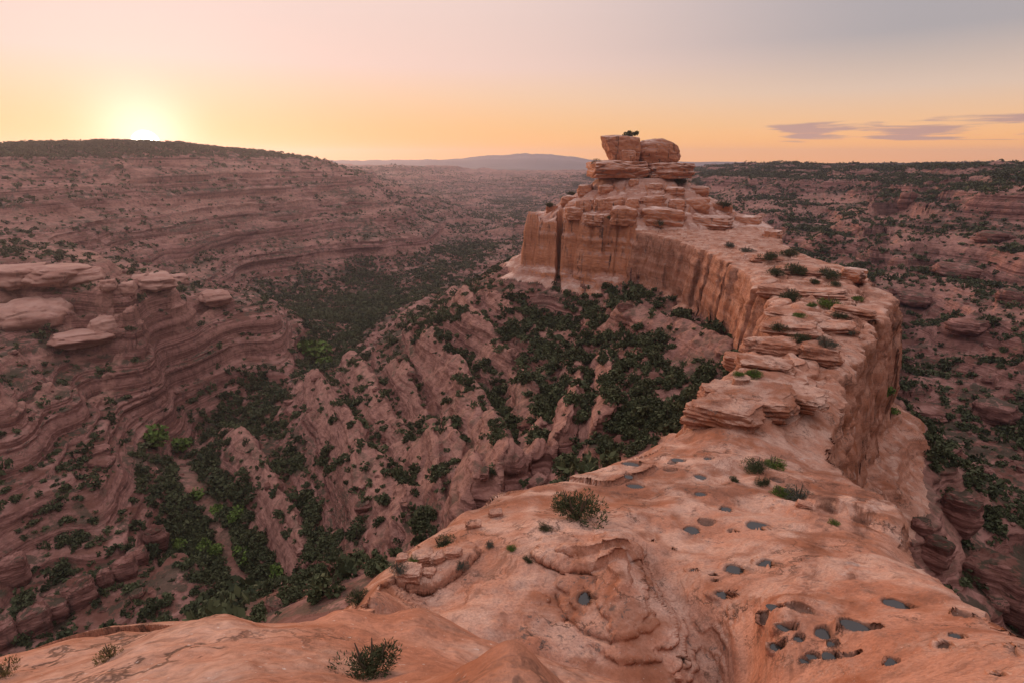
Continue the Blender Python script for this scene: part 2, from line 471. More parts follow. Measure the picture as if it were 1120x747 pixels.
def ridge_distance(x, y):
    n = len(RIM)
    best = np.full(x.shape, 1e9, f32)
    zz, hh, ww, along = (np.zeros(x.shape, f32) for _ in range(4))
    inside = np.zeros(x.shape, bool)
    acc = 0.0
    for i in range(n):
        ax, ay, az_, ah, aw = RIM[i]
        bx, by, bz, bh, bw = RIM[(i + 1) % n]
        ex, ey = bx - ax, by - ay
        L2 = ex * ex + ey * ey
        t = np.clip(((x - ax) * ex + (y - ay) * ey) / L2, 0, 1)
        d = np.hypot(x - ax - t * ex, y - ay - t * ey)
        m = d < best
        best = np.where(m, d, best)
        zz = np.where(m, az_ + t * (bz - az_), zz)
        hh = np.where(m, ah + t * (bh - ah), hh)
        ww = np.where(m, aw + t * (bw - aw), ww)
        along = np.where(m, acc + t * math.sqrt(L2), along)
        acc += math.sqrt(L2)
        c = ((ay > y) != (by > y)) & (x < ex * (y - ay) / (ey if abs(ey) > 1e-9 else 1e-9) + ax)
        inside ^= c
    return np.where(inside, -best, best), zz, hh, ww, along


SD, EZ, EH, EW, AL = ridge_distance(Xs, Ys)
sc_n = sstep(15, 90, Rs)
SDn = SD + sc_n * (1.9 * fbm(Xs / 13, Ys / 13, 3, 70) + 1.0 * np.abs(perlin(AL / 5.5, Rs * 0, 72)) + 0.8 * sstep(0.10, 0.0, np.abs(perlin(AL / 15.0, Rs * 0, 73))) * sstep(60, 100, Rs)) + 0.35 * perlin(Xs / 2.5, Ys / 2.5, 74)
# the tall crack that sets the left pillars apart
ca, cb = P(612, 244, z=-24), P(618, 236, z=-23)
cl_d = np.hypot(Xs - 20.3, np.clip(Ys - 250, 0, None) * 1.0)
crack = sstep(1.4, 0.5, np.abs(Xs - 20.3 - 0.12 * (Ys - 245))) * sstep(262, 250, Ys) * (Ys > 225)
SDn = SDn + crack * 9

# inside: the top
ridge_top = TOP.copy()
dome_d = np.hypot((Xs - 55) / np.where(Xs < 55, 44, 50), (Ys - 262) / np.where(Ys < 262, 46, 50))
wd1, wd2, wid = worley(Xs / 6.0 + 0.5 * perlin(Xs / 9, Ys / 9, 81), Ys / 6.0, 1)
g = np.clip((1 - dome_d + 0.05 * perlin(Xs / 12, Ys / 12, 80)) / 0.62, 0, 1)
dz = 18.0 * g
blk = np.clip((wd2 - wd1) / 0.28, 0, 1)
dzt = terrace(dz + 0.7 * wid + 0.4 * perlin(Xs / 6, Ys / 6, 82), 4.2, 0.7, 0.2)
dzt = 0.6 * dzt + 0.4 * terrace(dz + 0.25 * perlin(Xs / 3, Ys / 3, 83), 1.4, 0.7, 0.15)
dome = np.where(g > 0, np.where(g > 0.97, dz, 0.2 * dz + 0.8 * dzt) - (1 - blk) ** 2 * 1.5 * sstep(0.0, 0.1, g) * sstep(1, 0.9, g), 0)
isbutte = sstep(150, 190, Ys)
ridge_top = np.where(g > 0, np.maximum(ridge_top * 0 - 25 + dome, -26), ridge_top)
# rounded cushions and ledges along the crest
crest = sstep(44, 55, Ys) * (1 - sstep(0.0, 0.06, g))
amp = crest * (0.35 + 0.65 * sstep(150, 90, Ys)) * sstep(0.5, 3, -SDn)
w1, w2, wi = worley(Xs / 7.0 + 0.4 * perlin(Xs / 5, Ys / 5, 90), Ys / 9.5 + 0.4 * perlin(Xs / 6, Ys / 6, 91), 3)
cush = (1.0 * wi + 1.7 * np.sqrt(np.clip((w2 - w1) * 1.6, 0, 1)) - 1.2)
hump = ridge_top + amp * (cush + 0.5 * perlin(Xs / 4, Ys / 4, 92))
hump = hump + amp * 0.95 * (terrace(hump + 0.3 * perlin(Xs / 3, Ys / 3, 95), 0.95, 0.82, 0.12) - hump)
ridge_top = hump
# bare slickrock in front
slab = 1 - sstep(44, 52, Ys)
und = 0.28 * fbm(Xs / 4.5, Ys / 4.5, 3, 100) * sstep(4, 14, Rs) + 0.07 * fbm(Xs / 1.1, Ys / 1.1, 3, 104) + 0.02 * fbm(Xs / 0.25, Ys / 0.25, 2, 108) * sstep(40, 10, Rs)
ridge_top = ridge_top + slab * und
# cross-bedded steps
def near_pt(px, py, z, rad):
    q = P(px, py, z=z)
    return np.exp(-(((Xs - q[0]) ** 2 + (Ys - q[1]) ** 2) / rad ** 2) ** 2)
bed = np.clip(near_pt(650, 600, -16.8, 3.0) + near_pt(712, 690, -16.4, 2.9) + near_pt(610, 655, -16.4, 1.6) + near_pt(480, 620, -16.8, 3.0) * 0.8 + near_pt(940, 560, -20, 5.5) * 0.9, 0, 1)
rt2 = terrace(ridge_top + 0.22 * fbm(Xs / 1.8, Ys / 1.8, 3, 110) - 0.05 * Xs, 0.34, 0.80, 0.10) + 0.05 * Xs
rt2 = 0.75 * rt2 + 0.25 * (terrace(ridge_top - 0.05 * Xs, 0.12, 0.7, 0.15) + 0.05 * Xs)
ridge_top = ridge_top + 0.7 * bed * (rt2 - ridge_top)


def groove(pts, w, dep):
    global ridge_top
    q = [P(a, b, z=c) for a, b, c in pts]
    best = np.full(Xs.shape, 1e9, f32)
    for (ax, ay, _), (bx, by, _) in zip(q, q[1:]):
        ex, ey = bx - ax, by - ay
        t = np.clip(((Xs - ax) * ex + (Ys - ay) * ey) / (ex * ex + ey * ey), 0, 1)
        best = np.minimum(best, np.hypot(Xs - ax - t * ex, Ys - ay - t * ey))
    ridge_top = ridge_top - dep * np.exp(-(best / w) ** 2)


groove([(700, 606, -17.2), (722, 632, -17.2), (748, 665, -17.1), (775, 702, -17.0), (805, 747, -16.9)], 0.85, 0.55)
groove([(608, 640, -16.4), (616, 662, -16.4), (635, 684, -16.4), (668, 700, -16.4)], 0.14, 0.2)


def plate(pts, z, h, soft=0.09, far=1.0):
    """a bed of rock that stands proud of the ground inside this outline, its edge broken and undercut"""
    global ridge_top
    q = [P(a, b, z=z) for a, b in pts]
    best = np.full(Xs.shape, 1e9, f32)
    ins = np.zeros(Xs.shape, bool)
    n = len(q)
    for i in range(n):
        (ax, ay, _), (bx, by, _) = q[i], q[(i + 1) % n]
        ex, ey = bx - ax, by - ay
        t = np.clip(((Xs - ax) * ex + (Ys - ay) * ey) / (ex * ex + ey * ey), 0, 1)
        best = np.minimum(best, np.hypot(Xs - ax - t * ex, Ys - ay - t * ey))
        ins ^= ((ay > Ys) != (by > Ys)) & (Xs < ex * (Ys - ay) / (ey if abs(ey) > 1e-9 else 1e-9) + ax)
    dd = np.where(ins, -best, best) + 0.13 * perlin(Xs / 1.6, Ys / 1.6, int(abs(z) * 7) % 50) + 0.05 * perlin(Xs / 0.35, Ys / 0.35, 3)
    y0, y1 = min(p[1] for p in q), max(p[1] for p in q)
    w = 1 - far * sstep(y0 + 0.35 * (y1 - y0), y1, Ys)
    ridge_top = ridge_top + (h * sstep(soft, -soft, dd) - 0.35 * h * np.exp(-((dd - soft * 1.6) / (soft * 1.5)) ** 2)) * w


plate([(585, 603), (600, 614), (625, 624), (655, 629), (686, 624), (697, 606), (684, 590), (640, 584), (605, 588)], -16.6, 0.32)
plate([(612, 601), (640, 609), (668, 612), (694, 607), (697, 596), (672, 587), (640, 584), (620, 588)], -16.4, 0.26)
plate([(868, 522), (905, 513), (955, 523), (988, 553), (994, 606), (962, 592), (930, 572), (902, 560), (882, 545)], -20.5, 0.5, soft=0.5, far=0.9)
plate([(610, 520), (660, 540), (690, 528), (720, 505), (700, 492), (650, 505)], -21.6, 0.35, far=0.8)
plate([(440, 640), (480, 640), (520, 600), (505, 585), (465, 600), (432, 622)], -17.3, 0.5, far=0.5)

# outside: cliff, foot slope
d = np.clip(SDn, 0, None)
tt = np.clip(d / EW, 0, 1)
hv = EH * (1 + 0.18 * perlin(AL / 17, Rs * 0, 120))
side = EZ - hv * (tt ** 1.2 + 0.05 * np.sin(tt * 9.42) * (EW < 5)) - np.clip(d - EW, 0, None) * (0.75 + 0.25 * perlin(AL / 25, Rs * 0, 121))
foot = terrace(side + 0.9 * perlin(Xs / 8, Ys / 8, 124), 5.0, 0.7, 0.3)
side = np.where(d > EW, side + 0.6 * (foot - side), side)
rid = np.where(SDn <= 0, ridge_top - 0.4 * np.exp(SDn / 0.8), side - 0.4)
rid = np.where(Rs < 400, rid, -500)
ZC = Z[:, :NR2]
is_ridge = (rid > ZC) & (d < EW + 9)
Z[:, :NR2] = np.maximum(ZC, rid)


# --- potholes in the slickrock: (px, py, half width px, half height px, water)
holes = [(643, 653, 12, 8, 1), (691, 507, 11, 3.5, 1), (688, 520, 5, 2.5, 1), (695, 531, 10, 4, 1), (742, 502, 8, 2.5, 1), (766, 521, 7, 3, 1), (767, 540, 7, 3.5, 1), (735, 506, 5, 2.5, 0), (733, 514, 8, 2.5, 0), (775, 501, 5, 2.5, 1),
         (794, 557, 8, 5, 1), (773, 570, 9, 5.5, 0), (757, 579, 9, 6, 1), (832, 575, 15, 6, 1), (803, 580, 7, 3.5, 0),
         (842, 617, 12, 6.5, 1), (807, 624, 15, 7, 1), (761, 623, 6.5, 3, 1), (782, 628, 6.5, 2.8, 1), (783, 634, 5.5, 2.6, 1), (795, 650, 12, 4.5, 1),
         (849, 663, 12, 4.5, 1), (876, 664, 17, 7, 0), (835, 674, 7, 9, 0), (861, 686, 12, 4, 1), (874, 697, 6.5, 4, 1), (901, 691, 10, 8, 1), (940, 685, 20, 7.5, 1), (985, 661, 17, 7, 1), (850, 707, 10, 5, 1),
         (908, 716, 8.5, 6, 1), (890, 717, 8, 4, 1), (881, 721, 6, 3.5, 1), (911, 703, 6, 4, 1), (930, 715, 9, 3, 0), (976, 723, 7, 7, 1), (1053, 670, 9, 5.5, 0), (1049, 695, 8, 5, 1), (1036, 706, 9, 8, 0), (1096, 737, 6, 3, 1), (1112, 712, 6, 9, 0),
         (553, 701, 6, 4, 0), (745, 720, 5, 3, 0), (850, 525, 7, 3, 0), (714, 592, 5, 3, 0), (737, 600, 4, 3, 0)]
pools = []
lo_r, hi_r = 5.0, 60.0
ka, kb = int((math.log(lo_r) - L0) / (LR[1] - LR[0])), int((math.log(hi_r) - L0) / (LR[1] - LR[0]))
hole_pts = [hit(h[0], h[1]) for h in holes]
cuts = []
SILT = np.zeros_like(Z)
for (px, py, rx, ry, wet), (hx, hy, hz) in zip(holes, hole_pts):
    dist = math.sqrt(hx * hx + hy * hy + hz * hz)
    hd = math.hypot(hx, hy)
    sh = 0.72 if (px > 828 and py > 648) else 0.88
    a = sh * rx / F * dist
    b = sh * ry / F * dist / (abs(hz) / dist + 0.05)
    ux, uy = hx / hd, hy / hd
    th = math.atan2(hx, hy)
    i0, i1 = np.searchsorted(TH, th - 2.2 * a / hd), np.searchsorted(TH, th + 2.2 * a / hd)
    s = (slice(max(i0, 0), min(i1, NT)), slice(ka, kb))
    xx, yy = X[s] - hx, Y[s] - hy
    v, u = xx * ux + yy * uy, xx * uy - yy * ux
    q = np.sqrt((u / a) ** 2 + (v / b) ** 2) * (1 + 0.16 * perlin(X[s] / (a * 1.1), Y[s] / (a * 1.1), int(px) % 37))
    flatk = sstep(2.0, 1.05, q)
    Z[s] = Z[s] * (1 - flatk) + (hz + (Z[s] - hz) * (0.7 if b > 1.0 else 0.92)) * flatk
    lvl = hz - 0.09 - 0.12 * b
    lip = sstep(1.5, 1.15, q)
    Z[s] = Z[s] * (1 - lip) + np.maximum(Z[s], lvl + 0.05) * lip
    cuts.append((s, q, lvl, b))
    if wet:
        pools.append((hx, hy, lvl, a, b, math.atan2(uy, ux) - math.pi / 2, px))
for s, q, lvl, b in cuts:
    SILT[s] = np.maximum(SILT[s], sstep(1.16, 0.98, q))
    k = sstep(1.08, 0.93, q)
    fl = lvl - 0.03 - 0.12 * b * sstep(1.0, 0.2, q)
    Z[s] = Z[s] * (1 - k) + np.minimum(Z[s], fl) * k

# ------------------------------------------------------------------ spread the rows evenly over what can be seen
el = np.arctan2(Z, Rr * np.ones_like(Z))
ds = np.abs(np.diff(el, axis=1)) + 0.10 * (LR[1] - LR[0])
def smooth_cols(a, n):
    p = np.pad(a, ((n, n), (0, 0)), mode='edge')
    c = np.cumsum(np.concatenate([np.zeros((1, a.shape[1])), p], 0), 0)
    return (c[2 * n + 1:] - c[:-2 * n - 1]) / (2 * n + 1)


ds = smooth_cols(smooth_cols(ds, 14), 8)
cum = np.concatenate([np.zeros((NT, 1), f32), np.cumsum(ds, 1)], 1)
GX, GY, GZ = (np.empty((NT, NROW), f32) for _ in range(3))
GI = np.empty((NT, NROW), f32)
ar = np.arange(NRF)
for i in range(NT):
    k = np.interp(np.linspace(0, cum[i, -1], NROW), cum[i], ar)
    GI[i] = k
GI = smooth_cols(smooth_cols(smooth_cols(GI, 16), 10), 6)
k0 = np.minimum(GI.astype(int), NRF - 2)
fr = GI - k0
row = np.arange(NT)[:, None]
GZ = Z[row, k0] * (1 - fr) + Z[row, k0 + 1] * fr
GR = np.exp(L0 + GI * (LR[1] - LR[0])).astype(f32)
GX, GY = np.sin(TH)[:, None] * GR, np.cos(TH)[:, None] * GR
ridge_id = np.zeros((NT, NRF), np.uint8)
ridge_id[:, :NR2][is_ridge] = 1
ridge_id[:, :NR2][is_ridge & (Ys > 205) & (Ys < 400) & ((Ys > 226) | (g > 0.0) )] = 2
ridge_id[(ridge_id == 0) & (far > 0.5)] = 3
GID = ridge_id[row, k0]
GB = BARE[row, k0]
zb_ = GZ + 1.5 * perlin(GX / 60, GY / 60, 190) + 0.6 * perlin(GX / 14, GY / 14, 191)
bed_ = sstep(0.0, 0.45, 0.8 * noise1(zb_ / 6.5, 7) + 0.5 * noise1(zb_ / 2.6, 8)) * sstep(-0.45, 0.25, fbm(GX / 45, GY / 45, 3, 192))
GB = np.maximum(GB, bed_ * np.where((GX < 0) & (GR > 330), 0.95, np.where(GX > 60, 0.85, 0.25)) * sstep(-112, -100, GZ) * sstep(4, -4, GZ))
# the dry wash on the canyon floor
wash_d = np.full(GX.shape, 1e9, f32)
wq = [hit(a, b) for a, b in ((196, 505), (212, 535), (232, 560), (243, 585), (250, 610), (262, 640))]
for (ax, ay, _), (bx, by, _) in zip(wq, wq[1:]):
    ex, ey = bx - ax, by - ay
    t = np.clip(((GX - ax) * ex + (GY - ay) * ey) / (ex * ex + ey * ey), 0, 1)
    wash_d = np.minimum(wash_d, np.hypot(GX - ax - t * ex, GY - ay - t * ey))
wash_d = wash_d + 1.2 * perlin(GX / 7, GY / 7, 195)
GB = np.maximum(GB, 0.7 * sstep(3.5, 1.5, wash_d))
GS = SILT[row, k0] * (1 - fr) + SILT[row, k0 + 1] * fr


def normals():
    P3 = np.stack([GX, GY, GZ], -1)
    du = np.gradient(P3, axis=0)
    dv = np.gradient(P3, axis=1)
    n = np.cross(du, dv)
    n /= np.linalg.norm(n, axis=-1, keepdims=True) + 1e-12
    n *= np.sign(n[..., 2:3] + 1e-9)
    return n


dzr = np.gradient(Z, axis=1) / (Rr * (LR[1] - LR[0]))
dzt_ = np.gradient(Z, axis=0) / (Rr * (TH[1] - TH[0]))
gr_, gt_ = dzr[row, k0], dzt_[row, k0]
ct, st_ = np.cos(TH)[:, None], np.sin(TH)[:, None]
nrm = np.stack([-(gr_ * st_ + gt_ * ct), -(gr_ * ct - gt_ * st_), np.ones_like(gr_)], -1)
nrm /= np.linalg.norm(nrm, axis=-1, keepdims=True)
NZ = nrm[..., 2].copy()
# beds weather into ledges and hollows on every steep face
steep = sstep(0.15, 0.75, 1 - nrm[..., 2])
hn = nrm[..., :2] / (np.linalg.norm(nrm[..., :2], axis=-1, keepdims=True) + 1e-6)
zz = GZ + 0.35 * perlin(GX / 8, GY / 8, 130) + 0.25 * perlin(GX / 2.5, GY / 2.5, 131)
nearw = sstep(150, 40, GR)
st = np.tanh(2.2 * (0.55 * noise1(zz / 2.2, 1) + 0.4 * noise1(zz / 0.9, 2))) + 0.2 * noise1(zz / 0.42, 3) * nearw
stf = np.tanh(2.2 * (0.9 * noise1(zz / 4.5, 4) + 0.5 * noise1(zz / 2.0, 5)))
kf = sstep(250, 700, GR)
amp = np.where(GID == 3, 0, np.where(GID == 0, (1.0 * st * (1 - kf) + 4.2 * stf * kf), 0.5 * st)) * steep * sstep(6, 30, GR)
amp = amp + 0.35 * steep * perlin((GX + GZ * 0.7) / 2.2, (GY - GZ * 0.9) / 2.2, 133) * sstep(10, 60, GR) * (GID != 3)
GX += hn[..., 0] * amp
GY += hn[..., 1] * amp
VIS = np.maximum.accumulate(np.arctan2(GZ, GR), 1) <= np.arctan2(GZ, GR) + 2e-4


def obj_from(name, verts, faces_flat, mat, n=4, smooth=True, kind=None, parent=None, loop_attr=None):
    me = bpy.data.meshes.new(name)
    nf = len(faces_flat) // n
    me.vertices.add(len(verts))
    me.vertices.foreach_set('co', np.ascontiguousarray(verts, f32).ravel())
    me.loops.add(nf * n)
    me.loops.foreach_set('vertex_index', np.ascontiguousarray(faces_flat, np.int32))
    me.polygons.add(nf)
    me.polygons.foreach_set('loop_start', np.arange(0, nf * n, n, dtype=np.int32))
    me.polygons.foreach_set('loop_total', np.full(nf, n, np.int32))
    if smooth:
        me.polygons.foreach_set('use_smooth', np.ones(nf, bool))
    me.update(calc_edges=True)
    me.materials.append(mat)
    o = bpy.data.objects.new(name, me)
    sc.collection.objects.link(o)
    if kind:
        o['kind'] = kind
    if parent:
        o.parent = parent
    return o


# ------------------------------------------------------------------ materials
def new_mat(name):
    m = bpy.data.materials.new(name)
    m.use_nodes = True
    nt = m.node_tree
    b = nt.nodes['Principled BSDF']
    b.inputs['Specular IOR Level'].default_value = 0.15
    return m, nt, b


def rock_material(name, cols, wall=None, scale=1.0, varnish=0.5, soil=0.5, soil_c=(0.17, 0.07, 0.042), bump=0.5, band=1.0, pale=(0.50, 0.33, 0.25), grain=True, scrub=False, top=0.55):
    m, nt, b = new_mat(name)
    geo = nd(nt, 'ShaderNodeNewGeometry')
    pos = geo.outputs['Position']
    sp = nd(nt, 'ShaderNodeSeparateXYZ')
    lk(nt, pos, sp.inputs[0])
    sn = nd(nt, 'ShaderNodeSeparateXYZ')
    lk(nt, geo.outputs['True Normal'], sn.inputs[0])
    nz = sn.outputs[2]

    def noise(sx, detail=4, rough=0.55, zs=1.0, dist=0.0):
        mp = nd(nt, 'ShaderNodeMapping')
        mp.inputs['Scale'].default_value = (sx, sx, sx * zs)
        lk(nt, pos, mp.inputs[0])
        n = nd(nt, 'ShaderNodeTexNoise', i_Scale=1.0, i_Detail=float(detail), i_Roughness=rough, i_Distortion=dist)
        lk(nt, mp.outputs[0], n.inputs['Vector'])
        return n.outputs[0]
    # beds: bands in height, wavering a little
    warp = noise(0.02 * scale, 2)
    zb = math_n(nt, 'ADD', sp.outputs[2], math_n(nt, 'MULTIPLY', warp, 14.0 / scale * 0.4))
    cb = nd(nt, 'ShaderNodeCombineXYZ')
    lk(nt, math_n(nt, 'MULTIPLY', zb, 0.16 * band), cb.inputs[2])
    bn = nd(nt, 'ShaderNodeTexNoise', i_Scale=1.0, i_Detail=5.0, i_Roughness=0.72)
    lk(nt, cb.outputs[0], bn.inputs['Vector'])
    col = ramp(nt, bn.outputs[0], [(0.36, cols[0]), (0.45, cols[1]), (0.51, cols[2]), (0.56, cols[1]), (0.63, cols[3])])
    # blotches
    n1 = noise(0.11 * scale, 5, 0.6)
    col = mixc(nt, mapr(nt, n1, 0.42, 0.72, 0.0, 0.22 if scrub else 0.40), col, cols[2])
    n2 = noise(0.7 * scale, 6, 0.65)
    col = mixc(nt, mapr(nt, n2, 0.42, 0.72, 0.0, 0.5), col, cols[0])
    if wall:  # steep faces: orange rock, deepened by bounced warm light put into the colour
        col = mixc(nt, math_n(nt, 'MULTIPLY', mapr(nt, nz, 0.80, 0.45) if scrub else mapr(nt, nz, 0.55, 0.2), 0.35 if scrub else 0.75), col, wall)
    # bare level tops: pale dust, with skylight from above put into the colour
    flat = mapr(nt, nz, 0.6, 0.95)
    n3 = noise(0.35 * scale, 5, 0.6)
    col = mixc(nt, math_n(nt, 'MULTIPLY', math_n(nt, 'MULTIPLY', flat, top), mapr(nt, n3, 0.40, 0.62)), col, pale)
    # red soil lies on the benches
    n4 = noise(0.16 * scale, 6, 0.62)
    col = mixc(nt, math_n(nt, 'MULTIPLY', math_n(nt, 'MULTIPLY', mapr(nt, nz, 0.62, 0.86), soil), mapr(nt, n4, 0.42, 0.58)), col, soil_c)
    # dark streaks of varnish down the walls
    n5 = noise(0.9 * scale, 3, 0.6, 0.05)
    n6 = noise(0.07 * scale, 2)
    stk = math_n(nt, 'MULTIPLY', mapr(nt, n5, 0.55, 0.68), math_n(nt, 'MULTIPLY', mapr(nt, nz, 0.6, 0.25), mapr(nt, n6, 0.35, 0.6)))
    col = mixc(nt, math_n(nt, 'MULTIPLY', stk, varnish), col, (0.06, 0.04, 0.035))
    if scrub:
        s1, s2 = noise(0.20, 4, 0.7), noise(0.025, 3, 0.6)
        k = math_n(nt, 'ADD', s1, math_n(nt, 'MULTIPLY', math_n(nt, 'SUBTRACT', s2, 0.5), 0.7))
        k = math_n(nt, 'MULTIPLY', mapr(nt, k, 0.50, 0.58), mapr(nt, nz, 0.55, 0.85))
        col = mixc(nt, math_n(nt, 'MULTIPLY', k, 0.8), col, (0.042, 0.042, 0.026))
    if scrub:
        ba = nd(nt, 'ShaderNodeAttribute', attribute_name='bare')
        col = mixc(nt, math_n(nt, 'MULTIPLY', ba.outputs['Fac'], mapr(nt, n2, 0.62, 0.40, 0.25, 0.8)), col, (0.36, 0.183, 0.142))
    # fine grain
    if grain:
        n7 = noise(9.0 * scale, 6, 0.7)
        col = mixc(nt, 1.0, col, ramp(nt, n7, [(0.25, 0.55), (0.5, 1.0), (0.75, 1.3)]), 'MULTIPLY')
        n8 = noise(1.6 * scale, 8, 0.7, 1.0, 0.6)
        col = mixc(nt, mapr(nt, n8, 0.54, 0.70, 0.0, 0.6), col, (0.13, 0.075, 0.055))
        n9 = noise(0.28 * scale, 4, 0.6, 1.0, 0.8)
        col = mixc(nt, mapr(nt, n9, 0.48, 0.66, 0.0, 0.75), col, (0.25, 0.085, 0.04))
    xb = None
    if grain:
        # thin cross-bedding, lichen and bleached crusts
        cx_ = nd(nt, 'ShaderNodeCombineXYZ')
        tl = math_n(nt, 'ADD', sp.outputs[2], math_n(nt, 'MULTIPLY', math_n(nt, 'ADD', sp.outputs[0], math_n(nt, 'MULTIPLY', noise(0.25, 2), 6.0)), 0.14))
        lk(nt, math_n(nt, 'MULTIPLY', tl, 5.5), cx_.inputs[2])
        lk(nt, math_n(nt, 'MULTIPLY', sp.outputs[0], 0.35), cx_.inputs[0])
        lk(nt, math_n(nt, 'MULTIPLY', sp.outputs[1], 0.35), cx_.inputs[1])
        xn = nd(nt, 'ShaderNodeTexNoise', i_Scale=1.0, i_Detail=4.0, i_Roughness=0.65)
        lk(nt, cx_.outputs[0], xn.inputs['Vector'])
        xb = xn.outputs[0]
        xm = mapr(nt, noise(0.4, 3), 0.40, 0.58)
        col = mixc(nt, math_n(nt, 'MULTIPLY', mapr(nt, xb, 0.52, 0.66), math_n(nt, 'MULTIPLY', xm, 0.55)), col, (0.17, 0.072, 0.045))
        nl = noise(3.2, 5, 0.75, 1.0, 0.4)
        nm = noise(0.33, 4, 0.6, 1.0, 0.5)
        col = mixc(nt, math_n(nt, 'MULTIPLY', mapr(nt, nl, 0.55, 0.63), mapr(nt, nm, 0.52, 0.64, 0.0, 0.75)), col, (0.085, 0.072, 0.066))
        nw = noise(0.22, 5, 0.65, 1.0, 1.0)
        col = mixc(nt, math_n(nt, 'MULTIPLY', mapr(nt, nw, 0.64, 0.72), 0.6), col, (0.52, 0.40, 0.35))
        vo = nd(nt, 'ShaderNodeTexVoronoi', feature='DISTANCE_TO_EDGE', i_Scale=0.42)
        vm = nd(nt, 'ShaderNodeVectorMath', operation='ADD')
        vd = nd(nt, 'ShaderNodeTexNoise', i_Scale=0.9, i_Detail=5.0, i_Roughness=0.7)
        lk(nt, pos, vd.inputs['Vector'])
        vs_ = nd(nt, 'ShaderNodeVectorMath', operation='SCALE')
        lk(nt, vd.outputs['Color'], vs_.inputs[0])
        vs_.inputs['Scale'].default_value = 2.6
        lk(nt, pos, vm.inputs[0])
        lk(nt, vs_.outputs[0], vm.inputs[1])
        lk(nt, vm.outputs[0], vo.inputs['Vector'])
        ck = math_n(nt, 'MULTIPLY', mapr(nt, vo.outputs['Distance'], 0.030, 0.004), mapr(nt, noise(0.3, 3), 0.47, 0.60))
        col = mixc(nt, math_n(nt, 'MULTIPLY', ck, 0.75), col, (0.05, 0.028, 0.02))
        sl = nd(nt, 'ShaderNodeAttribute', attribute_name='silt')
        col = mixc(nt, math_n(nt, 'MULTIPLY', sl.outputs['Fac'], mapr(nt, n8, 0.30, 0.60, 0.9, 0.6)), col, (0.060, 0.040, 0.032))
        nf = noise(14.0, 2, 0.6)
        col = mixc(nt, mapr(nt, nf, 0.68, 0.74, 0.0, 0.6), col, (0.58, 0.50, 0.46))
    lk(nt, col, b.inputs['Base Color'])
    b.inputs['Roughness'].default_value = 0.9
    bp = nd(nt, 'ShaderNodeBump', i_Strength=bump, i_Distance=0.6 / scale)
    zl = noise(0.5 * scale, 6, 0.62, 4.0)
    hgt = math_n(nt, 'ADD', math_n(nt, 'MULTIPLY', zl, 0.8), math_n(nt, 'MULTIPLY', n2, 0.6))
    if grain:
        hgt = math_n(nt, 'ADD', hgt, math_n(nt, 'ADD', math_n(nt, 'MULTIPLY', n7, 0.28), math_n(nt, 'ADD', math_n(nt, 'MULTIPLY', math_n(nt, 'MULTIPLY', xb, xm), -0.45), math_n(nt, 'MULTIPLY', ck, -0.25))))
    lk(nt, hgt, bp.inputs['Height'])
    lk(nt, bp.outputs[0], b.inputs['Normal'])
    return m


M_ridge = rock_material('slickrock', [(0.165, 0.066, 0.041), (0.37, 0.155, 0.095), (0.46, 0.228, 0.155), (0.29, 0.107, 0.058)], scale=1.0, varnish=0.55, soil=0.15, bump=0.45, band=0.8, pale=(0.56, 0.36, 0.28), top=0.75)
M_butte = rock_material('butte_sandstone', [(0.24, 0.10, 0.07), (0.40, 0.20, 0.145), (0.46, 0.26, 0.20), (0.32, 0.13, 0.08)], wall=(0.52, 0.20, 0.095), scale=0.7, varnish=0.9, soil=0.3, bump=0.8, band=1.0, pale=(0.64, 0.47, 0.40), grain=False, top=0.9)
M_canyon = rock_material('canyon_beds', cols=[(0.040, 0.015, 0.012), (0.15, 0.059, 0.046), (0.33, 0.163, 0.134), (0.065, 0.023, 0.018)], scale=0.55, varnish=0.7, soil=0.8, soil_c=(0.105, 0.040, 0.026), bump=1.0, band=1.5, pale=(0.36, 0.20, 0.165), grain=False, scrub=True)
M_plain = rock_material('plain', [(0.035, 0.038, 0.040), (0.06, 0.058, 0.055), (0.10, 0.085, 0.08), (0.05, 0.048, 0.048)], scale=0.01, varnish=0.0, soil=0.0, bump=0.1, band=1.0, grain=False, pale=(0.10, 0.085, 0.08))

idx = (np.arange(NT)[:, None] * NROW + np.arange(NROW)[None]).astype(np.int32)
q00, q10, q11, q01 = idx[:-1, :-1], idx[1:, :-1], idx[1:, 1:], idx[:-1, 1:]
quads = np.stack([q00, q10, q11, q01], -1).reshape(-1, 4)
qid = GID[:-1, :-1].ravel()
allv = np.stack([GX, GY, GZ], -1).reshape(-1, 3)
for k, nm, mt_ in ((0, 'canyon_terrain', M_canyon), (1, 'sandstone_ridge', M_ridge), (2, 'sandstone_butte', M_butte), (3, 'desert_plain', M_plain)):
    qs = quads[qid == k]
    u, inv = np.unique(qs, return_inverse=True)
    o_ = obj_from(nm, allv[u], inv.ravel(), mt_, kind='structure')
    if k == 1:
        at_ = o_.data.attributes.new('silt', 'FLOAT', 'POINT')
        at_.data.foreach_set('value', np.ascontiguousarray(GS.ravel()[u], f32))
    if k == 0:
        at_ = o_.data.attributes.new('bare', 'FLOAT', 'POINT')
        at_.data.foreach_set('value', np.ascontiguousarray(GB.ravel()[u], f32))


